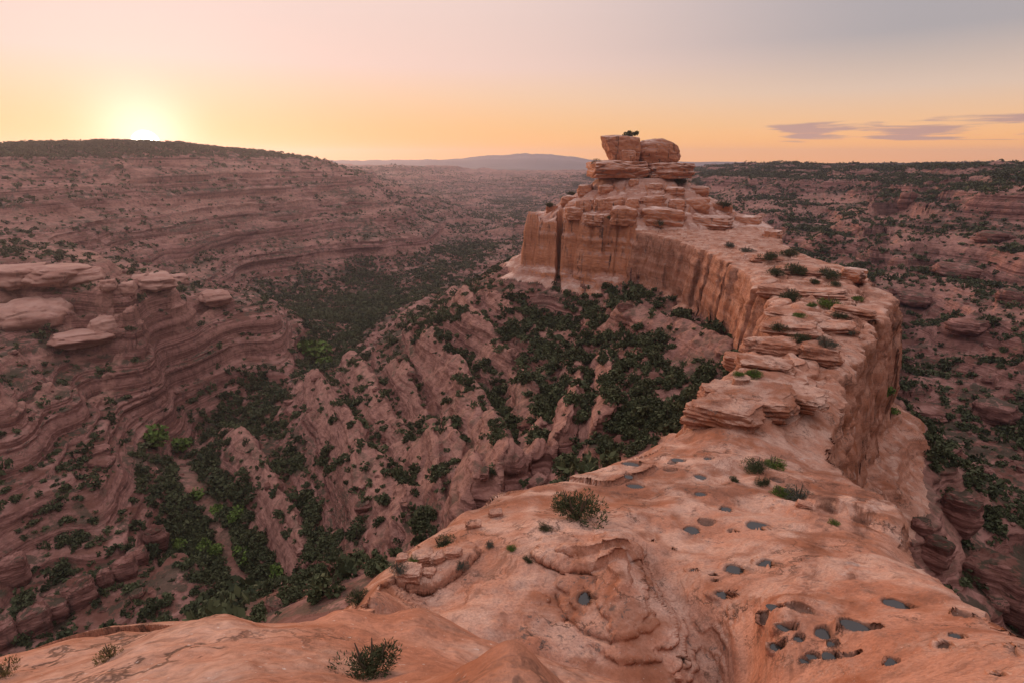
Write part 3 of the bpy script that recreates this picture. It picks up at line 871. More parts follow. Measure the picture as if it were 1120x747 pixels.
# air: one box of thin haze round everything
hz, hnt, hb = new_mat('haze')
hnt.nodes.remove(hb)
pv = nd(hnt, 'ShaderNodeVolumePrincipled')
pv.inputs['Color'].default_value = (0.80, 0.78, 1.0, 1)
pv.inputs['Density'].default_value = 1.05e-4
pv.inputs['Anisotropy'].default_value = 0.6
lk(hnt, pv.outputs[0], hnt.nodes['Material Output'].inputs['Volume'])
hv_ = np.array([(x, y, z) for x in (-7000, 7000) for y in (-900, 7800) for z in (-220, 135)], f32)
obj_from('haze', hv_, [0, 1, 3, 2, 4, 6, 7, 5, 0, 4, 5, 1, 2, 3, 7, 6, 0, 2, 6, 4, 1, 5, 7, 3], hz, smooth=False, kind='stuff')


# ------------------------------------------------------------------ things
def tag(o, label, cat, group=None):
    o['label'] = label
    o['category'] = cat
    if 'kind' not in o:
        o['kind'] = 'thing'
    if group:
        o['group'] = group
    return o


def empty(name, loc, rz=0.0, s=1.0):
    o = bpy.data.objects.new(name, None)
    sc.collection.objects.link(o)
    o.location, o.rotation_euler, o.scale = loc, (0, 0, rz), ((s, s, s) if not isinstance(s, tuple) else s)
    return o


def leaf_material(name, dark, light, warm):
    m, nt, b = new_mat(name)
    at = nd(nt, 'ShaderNodeAttribute', attribute_name='tint')
    oi = nd(nt, 'ShaderNodeObjectInfo')
    c = mixc(nt, at.outputs['Fac'], dark, light)
    c = mixc(nt, mapr(nt, oi.outputs['Random'], 0.3, 1.0, 0.0, 0.45), c, warm)
    lk(nt, c, b.inputs['Base Color'])
    b.inputs['Roughness'].default_value = 0.75
    return m


M_juniper = leaf_material('juniper_foliage', (0.016, 0.023, 0.013), (0.09, 0.098, 0.045), (0.07, 0.085, 0.035))
M_fresh = leaf_material('fresh_foliage', (0.045, 0.085, 0.016), (0.13, 0.19, 0.04), (0.11, 0.15, 0.035))
M_dry = leaf_material('dry_foliage', (0.07, 0.055, 0.025), (0.19, 0.14, 0.05), (0.15, 0.10, 0.04))
M_sage = leaf_material('sage_foliage', (0.045, 0.05, 0.042), (0.12, 0.13, 0.10), (0.09, 0.085, 0.05))
M_bark, _nt, _b = new_mat('bark')
_b.inputs['Base Color'].default_value = (0.10, 0.075, 0.055, 1)


def crown_mesh(seed, n, leaf, lobes=9, flat=0.8, spread=0.62, blade=False):
    """leaf sprays through the volume of a lumpy crown of radius about 1, standing on z = 0"""
    r = np.random.default_rng(seed)
    lc = r.normal(0, 1, (lobes, 3))
    lc /= np.linalg.norm(lc, axis=1, keepdims=True)
    lc *= r.uniform(0.25, spread, (lobes, 1))
    lc[:, 2] = np.abs(lc[:, 2]) * flat + 0.30 * flat
    lr = r.uniform(0.26, 0.46, lobes)
    w = r.integers(0, lobes, n)
    d = r.normal(0, 1, (n, 3))
    d /= np.linalg.norm(d, axis=1, keepdims=True)
    rad = lr[w] * r.uniform(0.35, 1.08, n) ** 0.6
    p = lc[w] + d * rad[:, None] * np.array([1, 1, flat])
    p[:, 2] = np.maximum(p[:, 2], 0.03)
    a = r.normal(0, 1, (n, 3)) + d * 0.9
    if blade:
        a = d * 1.2 + np.array([0, 0, 0.8]) + r.normal(0, 0.5, (n, 3))
    a /= np.linalg.norm(a, axis=1, keepdims=True)
    b = np.cross(a, r.normal(0, 1, (n, 3)))
    b /= np.linalg.norm(b, axis=1, keepdims=True) + 1e-9
    sz = leaf * r.uniform(0.6, 1.4, (n, 1))
    wd = 0.28 if blade else 0.62
    v = np.stack([p - a * sz * 0.5, p + b * sz * wd * 0.5, p + a * sz * 0.5, p - b * sz * wd * 0.5], 1).reshape(-1, 3)
    t = np.clip(r.uniform(0, 1, n) * 0.6 + 0.25 * r.uniform(0, 1, lobes)[w] + 0.15, 0, 1)
    return v.astype(f32), np.repeat(t, 4).astype(f32)


def add_tint(me, t):
    at = me.attributes.new('tint', 'FLOAT', 'POINT')
    at.data.foreach_set('value', np.ascontiguousarray(t, f32))


def tube(pts, radii, n=6):
    """a tapering limb through the points"""
    vs, fs = [], []
    for k, (p, r_) in enumerate(zip(pts, radii)):
        for j in range(n):
            a = 2 * math.pi * j / n
            vs.append((p[0] + r_ * math.cos(a), p[1] + r_ * math.sin(a), p[2]))
    for k in range(len(pts) - 1):
        for j in range(n):
            fs += [k * n + j, k * n + (j + 1) % n, (k + 1) * n + (j + 1) % n, (k + 1) * n + j]
    return vs, fs


def trunk_mesh(seed):
    r = random.Random(seed)
    vs, fs = [], []
    for k in range(4):
        a = r.uniform(0, 6.28)
        l = r.uniform(0.25, 0.5)
        pts = [(0.04 * math.cos(a), 0.04 * math.sin(a), -0.15), (0.08 * math.cos(a), 0.08 * math.sin(a), 0.15), (l * math.cos(a) * 0.7, l * math.sin(a) * 0.7, 0.45), (l * math.cos(a), l * math.sin(a), 0.85)]
        v, f = tube(pts, (0.075, 0.06, 0.04, 0.012))
        fs += [i + len(vs) for i in f]
        vs += v
    return np.array(vs, f32), fs


class Plant:
    """a kind of plant: foliage and trunk meshes made once, copied after that"""

    def __init__(self, name, part, seeds, mat, n, leaf, **kw):
        self.name, self.part, self.k = name, part, 0
        self.f, self.t = [], []
        for s_ in seeds:
            v, t = crown_mesh(s_, n, leaf, **kw)
            o = obj_from(part, v, np.arange(len(v)), mat, smooth=False)
            add_tint(o.data, t)
            v2, f2 = trunk_mesh(s_)
            o2 = obj_from('trunk' if part == 'crown' else 'stem', v2, f2, M_bark)
            for q in (o, o2):
                sc.collection.objects.unlink(q)
            self.f.append(o)
            self.t.append(o2)

    def place(self, loc, s, label, cat, group=None, rz=None, parts=True, mat=None, var=None):
        i = self.k % len(self.f) if var is None else var
        self.k += 1
        rz = random.uniform(0, 6.28) if rz is None else rz
        if not parts:
            o = self.f[i].copy()
            o.name = self.name
            sc.collection.objects.link(o)
            o.location, o.rotation_euler, o.scale = loc, (0, 0, rz), s if isinstance(s, tuple) else (s, s, s)
            return tag(o, label, cat, group)
        e = empty(self.name, loc, rz, s)
        for src in (self.f[i], self.t[i]):
            c = src.copy()
            c.parent = e
            sc.collection.objects.link(c)
        return tag(e, label, cat, group)


shrub = Plant('shrub', 'foliage', range(30, 35), M_juniper, 2600, 0.10, lobes=14, flat=0.62, spread=0.7, blade=True)
green_shrub = Plant('shrub', 'foliage', range(40, 43), M_fresh, 2600, 0.10, lobes=12, flat=0.62, spread=0.65, blade=True)
sage_shrub = Plant('shrub', 'foliage', range(44, 47), M_sage, 2200, 0.10, lobes=12, flat=0.55, spread=0.7, blade=True)
dry_shrub = Plant('shrub', 'foliage', range(50, 52), M_dry, 900, 0.13, lobes=10, flat=0.8, spread=0.7, blade=True)
juniper = Plant('juniper_tree', 'crown', range(60, 70), M_juniper, 460, 0.25, lobes=8, flat=0.85, spread=0.82)
cotton = Plant('cottonwood_tree', 'crown', range(70, 73), M_fresh, 420, 0.26, lobes=11, flat=1.0)


def px_size(px, py, w):
    q = hit(px, py)
    return q, w / F * math.sqrt(q[0] ** 2 + q[1] ** 2 + q[2] ** 2)


SHRUBS = [
    (630, 566, 62, shrub, 'broad dark shrub on bare slickrock left of the potholes', None),
    (612, 556, 22, dry_shrub, 'yellowish tuft behind the broad dark slickrock shrub', None),
    (596, 579, 19, shrub, 'small round grey green shrub just below the broad dark shrub', None),
    (577, 613, 13, shrub, 'tiny dark shrub at the end of the curved rock ledge', None),
    (560, 601, 15, green_shrub, 'tiny yellow green shrub above the curved rock ledge', None),
    (484, 597, 34, shrub, 'spreading dark shrub on the left edge of the slickrock', None),
    (505, 619, 20, sage_shrub, 'grey shrub in the broken hollow of the left slickrock edge', None),
    (535, 597, 14, sage_shrub, 'little grey shrub between the ledge and the slickrock edge', None),
    (436, 623, 22, sage_shrub, 'grey twiggy shrub low on the left slickrock edge', None),
    (452, 613, 14, green_shrub, 'small pale green shrub over the grey twiggy one', None),
    (394, 657, 32, shrub, 'flat dark shrub tucked behind the nearest rock dome', None),
    (406, 735, 66, shrub, 'dense dark green shrub on the nearest rock dome', None),
    (122, 718, 24, dry_shrub, 'straw coloured tuft on the left of the nearest rock dome', None),
    (6, 738, 26, dry_shrub, 'straw coloured tuft at the lower left corner of the rock', None),
    (828, 515, 32, shrub, 'dark olive shrub beside the round green one on the saddle', None),
    (846, 511, 26, green_shrub, 'rounded olive shrub at the back of the saddle pair', None),
    (856, 543, 30, green_shrub, 'bright green shrub in the hollow right of the saddle', None),
    (874, 544, 30, sage_shrub, 'grey green shrub leaning on the bright green one', None),
    (833, 530, 18, shrub, 'low dark shrub left of the bright green one', None),
    (801, 525, 14, shrub, 'lone small shrub on the rock above the round pothole', None),
    (912, 573, 12, green_shrub, 'small green shrub in the cleft of the right hand knob', None),
    (808, 411, 15, green_shrub, 'left shrub of the pair behind the layered front block', None),
    (824, 412, 24, green_shrub, 'broad right shrub of the pair behind the layered front block', None),
    (853, 362, 22, shrub, 'dark shrub at the left rim where the neck starts', None),
    (875, 374, 22, shrub, 'dark shrub between two rounded cushions of the neck', None),
    (903, 379, 22, sage_shrub, 'grey green shrub by the right rim of the neck', None),
    (874, 347, 14, green_shrub, 'green shrub on the flat ledge of the neck', None),
    (931, 365, 14, sage_shrub, 'grey shrub under the ledge at the right rim', None),
    (867, 329, 26, shrub, 'wide dark shrub on the left half of the crest', None),
    (907, 338, 26, green_shrub, 'wide green shrub at the middle of the crest', None),
    (888, 336, 12, green_shrub, 'small green shrub left of the wide one on the crest', None),
    (917, 348, 15, shrub, 'dark shrub just below the wide green one on the crest', None),
    (866, 299, 28, shrub, 'leafy shrub on the pale flat beyond the crest', None),
    (848, 301, 20, shrub, 'dark shrub near the left rim of the pale flat', None),
    (842, 284, 20, shrub, 'dark clump on the pale flat below the butte', None),
    (862, 281, 22, shrub, 'dark clump right of the first on the pale flat', None),
    (906, 304, 28, shrub, 'largest dark shrub before the red knob on the crest', None),
    (889, 310, 14, shrub, 'dark shrub between the crest and the red knob', None),
    (913, 313, 14, shrub, 'round dark shrub left of the red knob', None),
    (938, 329, 12, green_shrub, 'small shrub below the red knob', None),
    (817, 276, 16, sage_shrub, 'grey shrub on the wide white ledge', None),
    (797, 270, 14, sage_shrub, 'grey shrub on the white ledge under the dome', None),
    (722, 246, 14, shrub, 'dark shrub at the foot of the domed butte', None),
    (667, 240, 12, shrub, 'dark shrub in the crack of the domed butte', None),
    (791, 226, 18, shrub, 'dark shrub on the right shoulder of the butte', None),
    (745, 201, 18, shrub, 'dark shrub under the right end of the summit slab', None),
    (765, 203, 14, shrub, 'second dark shrub under the right end of the summit slab', None),
    (675, 196, 14, shrub, 'dark shrub under the middle of the summit slab', None),
    (645, 196, 18, shrub, 'dark shrub below the left end of the summit slab', None),
    (632, 206, 16, shrub, 'dark shrub on the left shoulder of the butte', None),
    (601, 226, 14, shrub, 'dark shrub on top of the left pillars', None),
    (625, 214, 12, shrub, 'shrub between the left pillars and the left shoulder', None),
]
# ------------------------------------------------------------------ rocks
def rock_mesh(seed, sq=0.55, sqz=0.5, rough=0.13, beds=0.05, nbed=4.0, n=16, warp=None):
    """a weathered block: a rounded box with lumps, bedding grooves and a cracked skin, about 1 in half size"""
    from mathutils import noise as mn
    lin = np.linspace(-1, 1, n)
    key, vs, fs = {}, [], []

    def vert(p):
        k = tuple(round(float(c), 4) for c in p)
        if k not in key:
            key[k] = len(vs)
            vs.append(p)
        return key[k]
    for ax in range(3):
        for sg in (-1, 1):
            for i in range(n - 1):
                for j in range(n - 1):
                    c = []
                    for a, b in ((i, j), (i + 1, j), (i + 1, j + 1), (i, j + 1)):
                        p = [0, 0, 0]
                        p[ax], p[(ax + 1) % 3], p[(ax + 2) % 3] = sg, lin[a], lin[b]
                        c.append(vert(tuple(p)))
                    fs += c if sg > 0 else c[::-1]
    out = []
    off = Vector((seed * 3.7, seed * 1.9, seed * 5.3))
    for p in vs:
        q = Vector(p)
        q = Vector([math.sin(c * math.pi / 4) / math.sin(math.pi / 4) for c in q])
        sph = q.normalized()
        b = Vector((q.x, q.y, q.z))
        r = Vector((sph.x * (1 - sq) + b.x * sq, sph.y * (1 - sq) + b.y * sq, sph.z * (1 - sqz) + b.z * sqz))
        nz = mn.fractal(r * 1.1 + off, 0.8, 2.0, 4)
        cell = mn.voronoi(r * 1.3 + off)[0]
        crk = max(0.0, 1 - (cell[1] - cell[0]) / 0.10)
        bed = mn.noise(Vector((0.3 * r.x, 0.3 * r.y, r.z * nbed)) + off)
        side = 1 - abs(sph.z) ** 2
        r = r * (1 + rough * nz - 0.05 * crk) + Vector((sph.x, sph.y, 0)) * (beds * math.tanh(5 * bed) * side)
        if warp:
            r = warp(r)
        out.append(r)
    return np.array([tuple(v) for v in out], f32), fs


def make_rock(name, mat, seed, **kw):
    v, f = rock_mesh(seed, **kw)
    o = obj_from(name, v, f, mat)
    sc.collection.objects.unlink(o)
    return o


BOULD = [make_rock('boulder', M_canyon, 200 + i, sq=random.uniform(0.3, 0.6), sqz=0.5, rough=0.24, beds=0.02, n=15) for i in range(8)]
SLAB = [make_rock('sandstone_slab', M_ridge, 300 + i, sq=0.5, sqz=0.74, rough=0.2, beds=0.06, nbed=4.5, n=34) for i in range(8)]
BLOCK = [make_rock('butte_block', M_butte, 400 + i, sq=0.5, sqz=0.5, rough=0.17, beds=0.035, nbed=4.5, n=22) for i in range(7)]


def put(src, loc, size, rz, label, cat, group=None, tilt=(0, 0)):
    o = src.copy()
    sc.collection.objects.link(o)
    o.location, o.scale, o.rotation_euler = loc, size, (tilt[0], tilt[1], rz)
    return tag(o, label, cat, group)


def put_px(lib, px, py, w, h, label, cat, group, dk=0.8, sink=0.3, rz=None, up=0.0):
    """a rock whose middle stands at this spot of the ground, w and h pixels across in the photograph"""
    q = hit(px, py + h * 0.35)
    dist_ = math.sqrt(sum(c * c for c in q))
    k = dist_ / F
    ew, eh = w * k / 2, h * k / 2
    rz_ = math.atan2(-q[0], q[1]) + (random.uniform(-0.3, 0.3) if rz is None else rz)
    return put(random.choice(lib), (q[0], q[1] + ew * dk * 0.3, q[2] + eh * (1 - 2 * sink) + up), (ew, ew * dk, eh * 1.25), rz_, label, cat, group,
               (random.uniform(-0.08, 0.08), random.uniform(-0.08, 0.08)))


G_SL = 'rounded sandstone slabs along the crest of the ridge'
for px, py, w, h, lab in [
    (795, 452, 78, 26, 'thick rounded slab at the left front of the layered block'), (822, 437, 96, 22, 'long banded slab across the front of the layered block'),
    (868, 433, 70, 15, 'flat pale slab jutting right from the layered block'), (788, 428, 42, 16, 'small split slab on the left edge of the layered block'), (845, 421, 74, 17, 'wide slab upper middle of the layered block'),
    (838, 403, 60, 20, 'smooth pale cushion behind the shrub pair'), (812, 395, 40, 16, 'narrow cushion on the left rim behind the shrub pair'), (850, 379, 48, 20, 'domed cushion in the middle of the neck'), (897, 391, 44, 20, 'rounded cushion on the right rim of the neck'),
    (828, 377, 30, 18, 'cushion on the left rim of the neck'), (868, 358, 60, 12, 'thin slab across the left of the neck ledge'), (908, 361, 56, 14, 'thin slab overhanging the right rim of the neck'), (876, 349, 62, 9, 'upper thin slab of the neck ledge'),
    (848, 318, 32, 14, 'rounded knob on the left rim near the crest shrubs'), (895, 322, 60, 10, 'low slab among the crest shrubs'), (935, 342, 40, 10, 'low slab at the right rim of the crest'), (880, 297, 50, 8, 'thin slab on the pale flat'), (845, 283, 40, 8, 'thin slab by the left rim of the pale flat')]:
    put_px(SLAB, px, py, w * 0.92, h * 0.8, lab, 'rock slab', G_SL, dk=0.75, sink=0.45)
put_px(BLOCK, 935, 303, 22, 11, 'dark red knob standing on the right rim of the crest', 'rock knob', None, dk=1.0, sink=0.15)
for n_, (px, py, w, h) in enumerate([(447, 628, 26, 12), (462, 612, 22, 12), (478, 612, 16, 9), (440, 612, 14, 8), (496, 606, 18, 8), (470, 628, 14, 8), (518, 575, 16, 7), (542, 562, 14, 6), (880, 553, 14, 6), (740, 742, 10, 5)]):
    put_px(SLAB, px, py, w, h, 'broken sandstone block lying on the left edge of the slickrock' if n_ < 8 else ('broken block in the hollow under the saddle knob' if n_ == 8 else 'small block at the foot of the banded steps'), 'rock block', 'broken blocks on the slickrock', dk=0.8, sink=0.3)

G_BB = 'blocks in tiers on the dome of the butte'
for n_, (px, py, w, h, lab) in enumerate([
    (640, 224, 26, 22, 'rounded block left end of the upper tier'), (657, 223, 18, 20, 'narrow block second in the upper tier'), (673, 220, 26, 18, 'square block third in the upper tier'), (692, 222, 18, 18, 'small block in the middle of the upper tier'),
    (714, 219, 34, 18, 'long banded block right of the middle of the upper tier'), (741, 223, 22, 14, 'low rounded block in the right of the upper tier'), (763, 222, 32, 20, 'broad dark block in the right of the upper tier'), (789, 226, 28, 18, 'sloping block at the right end of the upper tier'),
    (628, 236, 24, 16, 'block at the left end of the lower tier'), (650, 237, 26, 14, 'squat block in the left of the lower tier'), (682, 236, 36, 22, 'tall split block in the lower tier'), (725, 236, 60, 22, 'long sloping slab in the lower tier'), (776, 240, 60, 16, 'low long slab in the right of the lower tier'),
    (818, 240, 34, 16, 'rounded block at the right foot of the dome'), (845, 256, 22, 16, 'dark square block on the right edge of the white ledge'),
    (693, 199, 13, 9, 'small boulder under the crack of the summit slab'), (717, 203, 20, 9, 'pale flat boulder below the summit slab'), (663, 206, 20, 12, 'boulder left below the summit slab'), (738, 208, 26, 10, 'flat boulder right below the summit slab'),
    (640, 207, 20, 14, 'boulder on the left shoulder of the dome'), (765, 208, 24, 12, 'boulder on the right shoulder of the dome'), (622, 218, 20, 14, 'boulder low on the left shoulder of the dome'), (604, 227, 16, 10, 'flat stone on the left pillars')]):
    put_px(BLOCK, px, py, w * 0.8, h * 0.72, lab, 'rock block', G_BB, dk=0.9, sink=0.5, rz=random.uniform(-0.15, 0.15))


def summit(px0, px1, py0, py1, y, depth, label, seed, warp, name='summit_rock', sq=0.6):
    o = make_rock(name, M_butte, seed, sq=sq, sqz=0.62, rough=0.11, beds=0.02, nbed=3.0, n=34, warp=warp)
    a, b = P(px0, py1, y=y), P(px1, py0, y=y)
    o.location = ((a[0] + b[0]) / 2, y + depth * 0.3, (a[2] + b[2]) / 2)
    o.scale = ((b[0] - a[0]) / 2, depth, (b[2] - a[2]) / 2)
    sc.collection.objects.link(o)
    return tag(o, label, 'summit rock', None)


def w_left(r):
    k = (r.z + 1) / 2
    return Vector((r.x * (0.66 + 0.38 * k) + 0.30 * (1 - k), r.y * (0.8 + 0.2 * k), r.z * 1.0 - 0.05 * r.x * k))


def w_right(r):
    k = (r.z + 1) / 2
    return Vector((r.x * 1.04, r.y, r.z - 0.62 * k * max(0, r.x) ** 2 - 0.08 * k * (r.x + 1)))


def w_slab(r):
    k = (r.z + 1) / 2
    return Vector((r.x * (0.97 + 0.03 * k), r.y, r.z))


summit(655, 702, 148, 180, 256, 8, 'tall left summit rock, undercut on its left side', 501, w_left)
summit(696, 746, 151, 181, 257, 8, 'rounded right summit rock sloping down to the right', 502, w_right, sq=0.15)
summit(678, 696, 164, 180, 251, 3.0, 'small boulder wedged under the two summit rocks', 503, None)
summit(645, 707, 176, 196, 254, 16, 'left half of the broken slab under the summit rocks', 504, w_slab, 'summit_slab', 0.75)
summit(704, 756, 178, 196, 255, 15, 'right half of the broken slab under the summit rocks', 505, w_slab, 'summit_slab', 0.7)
for px, py, y, w, kd, lab, cat in ((690, 152, 260, 15, juniper, 'tiny juniper on top of the summit rocks', 'juniper'), (651, 181, 252, 13, dry_shrub, 'bare yellowish bush at the left of the summit rocks', 'shrub'), (747, 189, 258, 11, juniper, 'small juniper right of the summit rocks', 'juniper')):
    q = P(px, py, y=y)
    kd.place((q[0], q[1], q[2]), w * 0.4 / 1.7, lab, cat)

G_B = 'boulders lying on the canyon slopes'
M_bench = rock_material('bench_rock', [(0.22, 0.10, 0.075), (0.34, 0.175, 0.135), (0.42, 0.24, 0.19), (0.28, 0.13, 0.095)], scale=0.6, varnish=0.5, soil=0.1, bump=0.5, band=0.8, pale=(0.46, 0.29, 0.24), grain=False)
BENCH = [make_rock('boulder', M_bench, 240 + i, sq=random.uniform(0.2, 0.45), sqz=0.35, rough=0.2, beds=0.015, n=20) for i in range(6)]
for px, py, w, h, lab in [
    (113, 352, 26, 20, 'egg shaped boulder perched on the lip of the left bench'), (28, 342, 54, 30, 'great rounded rock at the left frame edge bench'), (4, 324, 20, 20, 'rounded rock cut by the left frame edge'), (84, 368, 46, 14, 'long rounded rock under the perched boulder'),
    (56, 298, 50, 16, 'long pale rock on the upper left bench'), (90, 300, 28, 16, 'blunt pale rock at the end of the upper left bench'), (12, 300, 40, 18, 'broad pale rock at the left of the upper bench'), (135, 314, 18, 14, 'rounded rock on the middle left bench'), (163, 308, 34, 13, 'flat pale rock on the middle left bench'), (190, 304, 22, 12, 'split pale rock at the tip of the middle left bench'), (118, 318, 14, 10, 'small rock beside the rounded one on the middle bench'), (233, 325, 26, 14, 'pale rock at the tip of the lower left bench')]:
    put_px(BENCH, px, py, w, h * 0.85, lab, 'boulder', G_B, dk=1.1, sink=0.56)
for px, py, w, h, lab in [
    (15, 627, 18, 22, 'pale grey boulder low on the left slope'), (86, 655, 24, 24, 'large boulder low on the left slope near the rock dome'), (116, 637, 12, 18, 'upright boulder low on the left slope'), (58, 673, 24, 18, 'boulder above the left of the nearest dome'), (36, 685, 22, 22, 'rounded boulder above the left of the nearest dome'), (5, 700, 18, 24, 'boulder at the left frame edge above the dome'), (150, 612, 16, 14, 'boulder under the tip of the lower left terrace'), (170, 590, 18, 20, 'block at the tip of the lower left terrace'), (137, 625, 18, 18, 'block below the lower left terrace'),
    (1096, 650, 56, 40, 'huge smooth boulder at the right frame edge'), (1050, 565, 28, 30, 'tall boulder right of the saddle knob'), (1022, 608, 24, 24, 'boulder just beyond the right rim of the slickrock'), (1008, 582, 16, 18, 'boulder close to the saddle knob'), (1048, 300, 34, 11, 'wide pale rock on the right slope'), (1090, 262, 26, 8, 'pale ledge rock high on the right slope'), (1000, 330, 28, 9, 'pale rock on the right slope level with the crest'), (1060, 360, 28, 10, 'pale rock on the middle of the right slope'), (1105, 330, 18, 14, 'rounded rock near the right frame edge'), (1015, 455, 30, 11, 'flat rock in the bottom right of the cliff'), (1090, 455, 30, 18, 'leaning rock at the right frame edge'), (992, 224, 14, 14, 'upright rock high on the right slope')]:
    put_px(BOULD, px, py, w, h, lab, 'boulder', G_B, dk=0.85, sink=0.22)
bpy.context.view_layer.update()
DG = bpy.context.evaluated_depsgraph_get()


def seen(px, py):
    """the first surface seen at this spot, rocks included"""
    ok, loc, nrm_, *_ = sc.ray_cast(DG, Vector((0, 0, 0)), Vector(ray(px, py)).normalized())
    return tuple(loc) if ok else hit(px, py)


for px, py, w, kind_, lab, _ in SHRUBS:
    q = seen(px, py)
    s_ = w / F * math.sqrt(sum(c * c for c in q)) / 1.75
    kind_.place((q[0], q[1], q[2] - 0.06 * s_), (s_, s_, s_ * random.uniform(0.8, 1.05)), lab, 'shrub', 'shrubs on the rock ridge and butte')

# --- junipers of the canyon, thinned and gathered by slope
du = np.gradient(np.stack([GX, GY], -1), axis=0)
dv = np.gradient(np.stack([GX, GY], -1), axis=1)
area = np.abs(du[..., 0] * dv[..., 1] - du[..., 1] * dv[..., 0])
bowlg, floorg = bowl[row, k0], floor_[row, k0]
cl1 = sstep(-0.25, 0.45, fbm(GX / 34, GY / 34, 3, 140))
wood = np.exp(-(((GX - 24) / 34) ** 2 + ((GY - 150) / 62) ** 2))
cl1 = 0.06 + 0.94 * cl1 * (0.25 + 0.75 * sstep(-0.35, 0.3, perlin(GX / 75, GY / 75, 144))) * 1.4
apron = np.ones_like(GR)
SDx = np.full((NT, NRF), 99.0, f32)
SDx[:, :NR2] = d - EW
apron = sstep(6, 26, SDx[row, k0])
wood = wood * apron
dens = 0.14 * (0.25 + 0.75 * cl1) + 0.16 * floorg * (0.4 + cl1) * (0.12 + 0.88 * sstep(620, 330, GR)) + 0.11 * bowlg * cl1 * (0.2 + 0.8 * apron) + 0.17 * wood * (0.3 + 0.7 * cl1)
dens = dens + np.where(GX > 60, 0.17, 0.0) * cl1 * sstep(1100, 250, GR)
dens = np.where((GX < 0) & (GR > 380) & (floorg < 0.5), dens * 0.55, dens)
top_ = (GZ > -22) & (GR > 330) & (NZ > 0.93)
dens = np.where(top_, np.where(GX < 0, 0.10 * sstep(-1, 5, GZ) * sstep(-0.30, -0.55, np.arctan2(GX, GY)) + 0.015, 0.13), dens)
dens = dens * (1 - 0.75 * GB) * sstep(2.5, 4.5, wash_d)
dens = dens * (sstep(0.5, 0.78, NZ) * (1 - bowlg) + bowlg * sstep(0.38, 0.66, NZ)) * (1 - bowlg + bowlg * 4.2 * (0.3 + 0.9 * sstep(0.58, 0.82, NZ))) * (GID == 0) * (0.3 + 0.7 * sstep(1300, 500, GR)) * sstep(2600, 2000, GR) * (GR > 60)
lam = dens * area
pick = rng.random(lam.shape) < lam
ti_, ri_ = np.nonzero(pick)
TX, TY, TZ = GX[ti_, ri_], GY[ti_, ri_], GZ[ti_, ri_]
TR = np.exp(rng.normal(0.12, 0.48, len(TX))) * np.where(wood[ti_, ri_] > 0.4, 1.25, 1.0) * (1 + 0.5 * floorg[ti_, ri_])
TR = np.where(top_[ti_, ri_], TR * 1.4 + 0.4, TR)
TR = np.clip(TR * np.where(GR[ti_, ri_] > 900, 1.5, 1.0), 0.3, 3.2)
TV = VIS[ti_, ri_]
dist = np.sqrt(TX ** 2 + TY ** 2 + TZ ** 2)
app0 = TR / dist
app = TR / dist * np.where(TV, 1, 0.0)
inframe = np.ones(len(TX), bool)
fx = TX / (TY * math.cos(PITCH) - TZ * math.sin(PITCH)) * F
inframe = np.abs(fx) < 575
order = np.argsort(-app * inframe)
open('/tmp/n.txt', 'w').write(str(len(TX))) if 0 else None
N_IND = 290
ind = order[:N_IND]
rest = order[N_IND:]
for n_, k in enumerate(ind):
    x, y, z = float(TX[k]), float(TY[k]), float(TZ[k])
    if floorg[ti_[k], ri_[k]] > 0.5:
        lab = 'dark bushy tree standing along the canyon floor below the ridge'
    elif wood[ti_[k], ri_[k]] > 0.35:
        lab = 'dark green juniper in the thicket under the curved cliff'
    elif x > 60:
        lab = 'dark green juniper among red boulders right of the ridge'
    elif x < -75 and y < 400:
        lab = 'dark green juniper on the layered benches of the left slope'
    else:
        lab = 'dark green juniper among rock fins left of the ridge'
    s_ = float(TR[k])
    fresh = floorg[ti_[k], ri_[k]] > 0.5 and random.random() < 0.07
    if fresh:
        cotton.place((x, y, z - 0.1), (s_ * 1.1, s_ * 1.1, s_ * 1.3), 'fresh green cottonwood among darker trees on the canyon floor', 'cottonwood', 'cottonwoods on the canyon floor', parts=n_ < 60)
    else:
        juniper.place((x, y, z - 0.1 * s_), (s_, s_, s_ * random.uniform(0.85, 1.2)), lab, 'juniper', 'junipers: ' + lab.split(' ', 3)[-1] if False else 'junipers scattered through the canyon', parts=n_ < 60)
for px, py, w in ((345, 392, 34), (357, 400, 20), (335, 385, 22), (170, 490, 34), (196, 492, 22), (215, 545, 18), (262, 568, 22), (240, 560, 16), (968, 435, 16), (976, 452, 12), (1018, 452, 0)):
    if w:
        q, wd_ = px_size(px, py, w)
        cotton.place((q[0], q[1], q[2] - 0.2), (wd_ / 1.8, wd_ / 1.8, wd_ / 1.9),
                     'fresh green cottonwood in the bottom right of the ridge' if px > 900 else 'fresh green cottonwood among darker trees on the canyon floor', 'cottonwood',
                     'cottonwoods right of the ridge' if px > 900 else 'cottonwoods on the canyon floor', parts=w > 20)

vs, ts = [], []
protos = [[crown_mesh(80 + i, n_, l_, lobes=4 + i, flat=0.6 + 0.1 * i, spread=0.85) for i in range(6)] for n_, l_ in ((90, 0.42), (34, 0.62), (12, 0.95))]
for k in rest:
    lv = 0 if app0[k] > 0.007 else (1 if app0[k] > 0.003 else 2)
    v, t = protos[lv][int(rng.integers(0, 6))]
    a = rng.uniform(0, 6.28)
    c_, s_ = math.cos(a), math.sin(a)
    m = v * TR[k] * rng.uniform(0.75, 1.3, 3)
    m[:, 0] += m[:, 2] * rng.uniform(-0.25, 0.25)
    vs.append(np.stack([m[:, 0] * c_ - m[:, 1] * s_ + TX[k], m[:, 0] * s_ + m[:, 1] * c_ + TY[k], m[:, 2] + TZ[k] - 0.1], 1))
    ts.append(np.clip(t * 0.7 + rng.uniform(-0.25, 0.45), 0, 1))
va = np.concatenate(vs).astype(f32)
o = obj_from('scrub', va, np.arange(len(va)), M_juniper, smooth=False, kind='stuff')
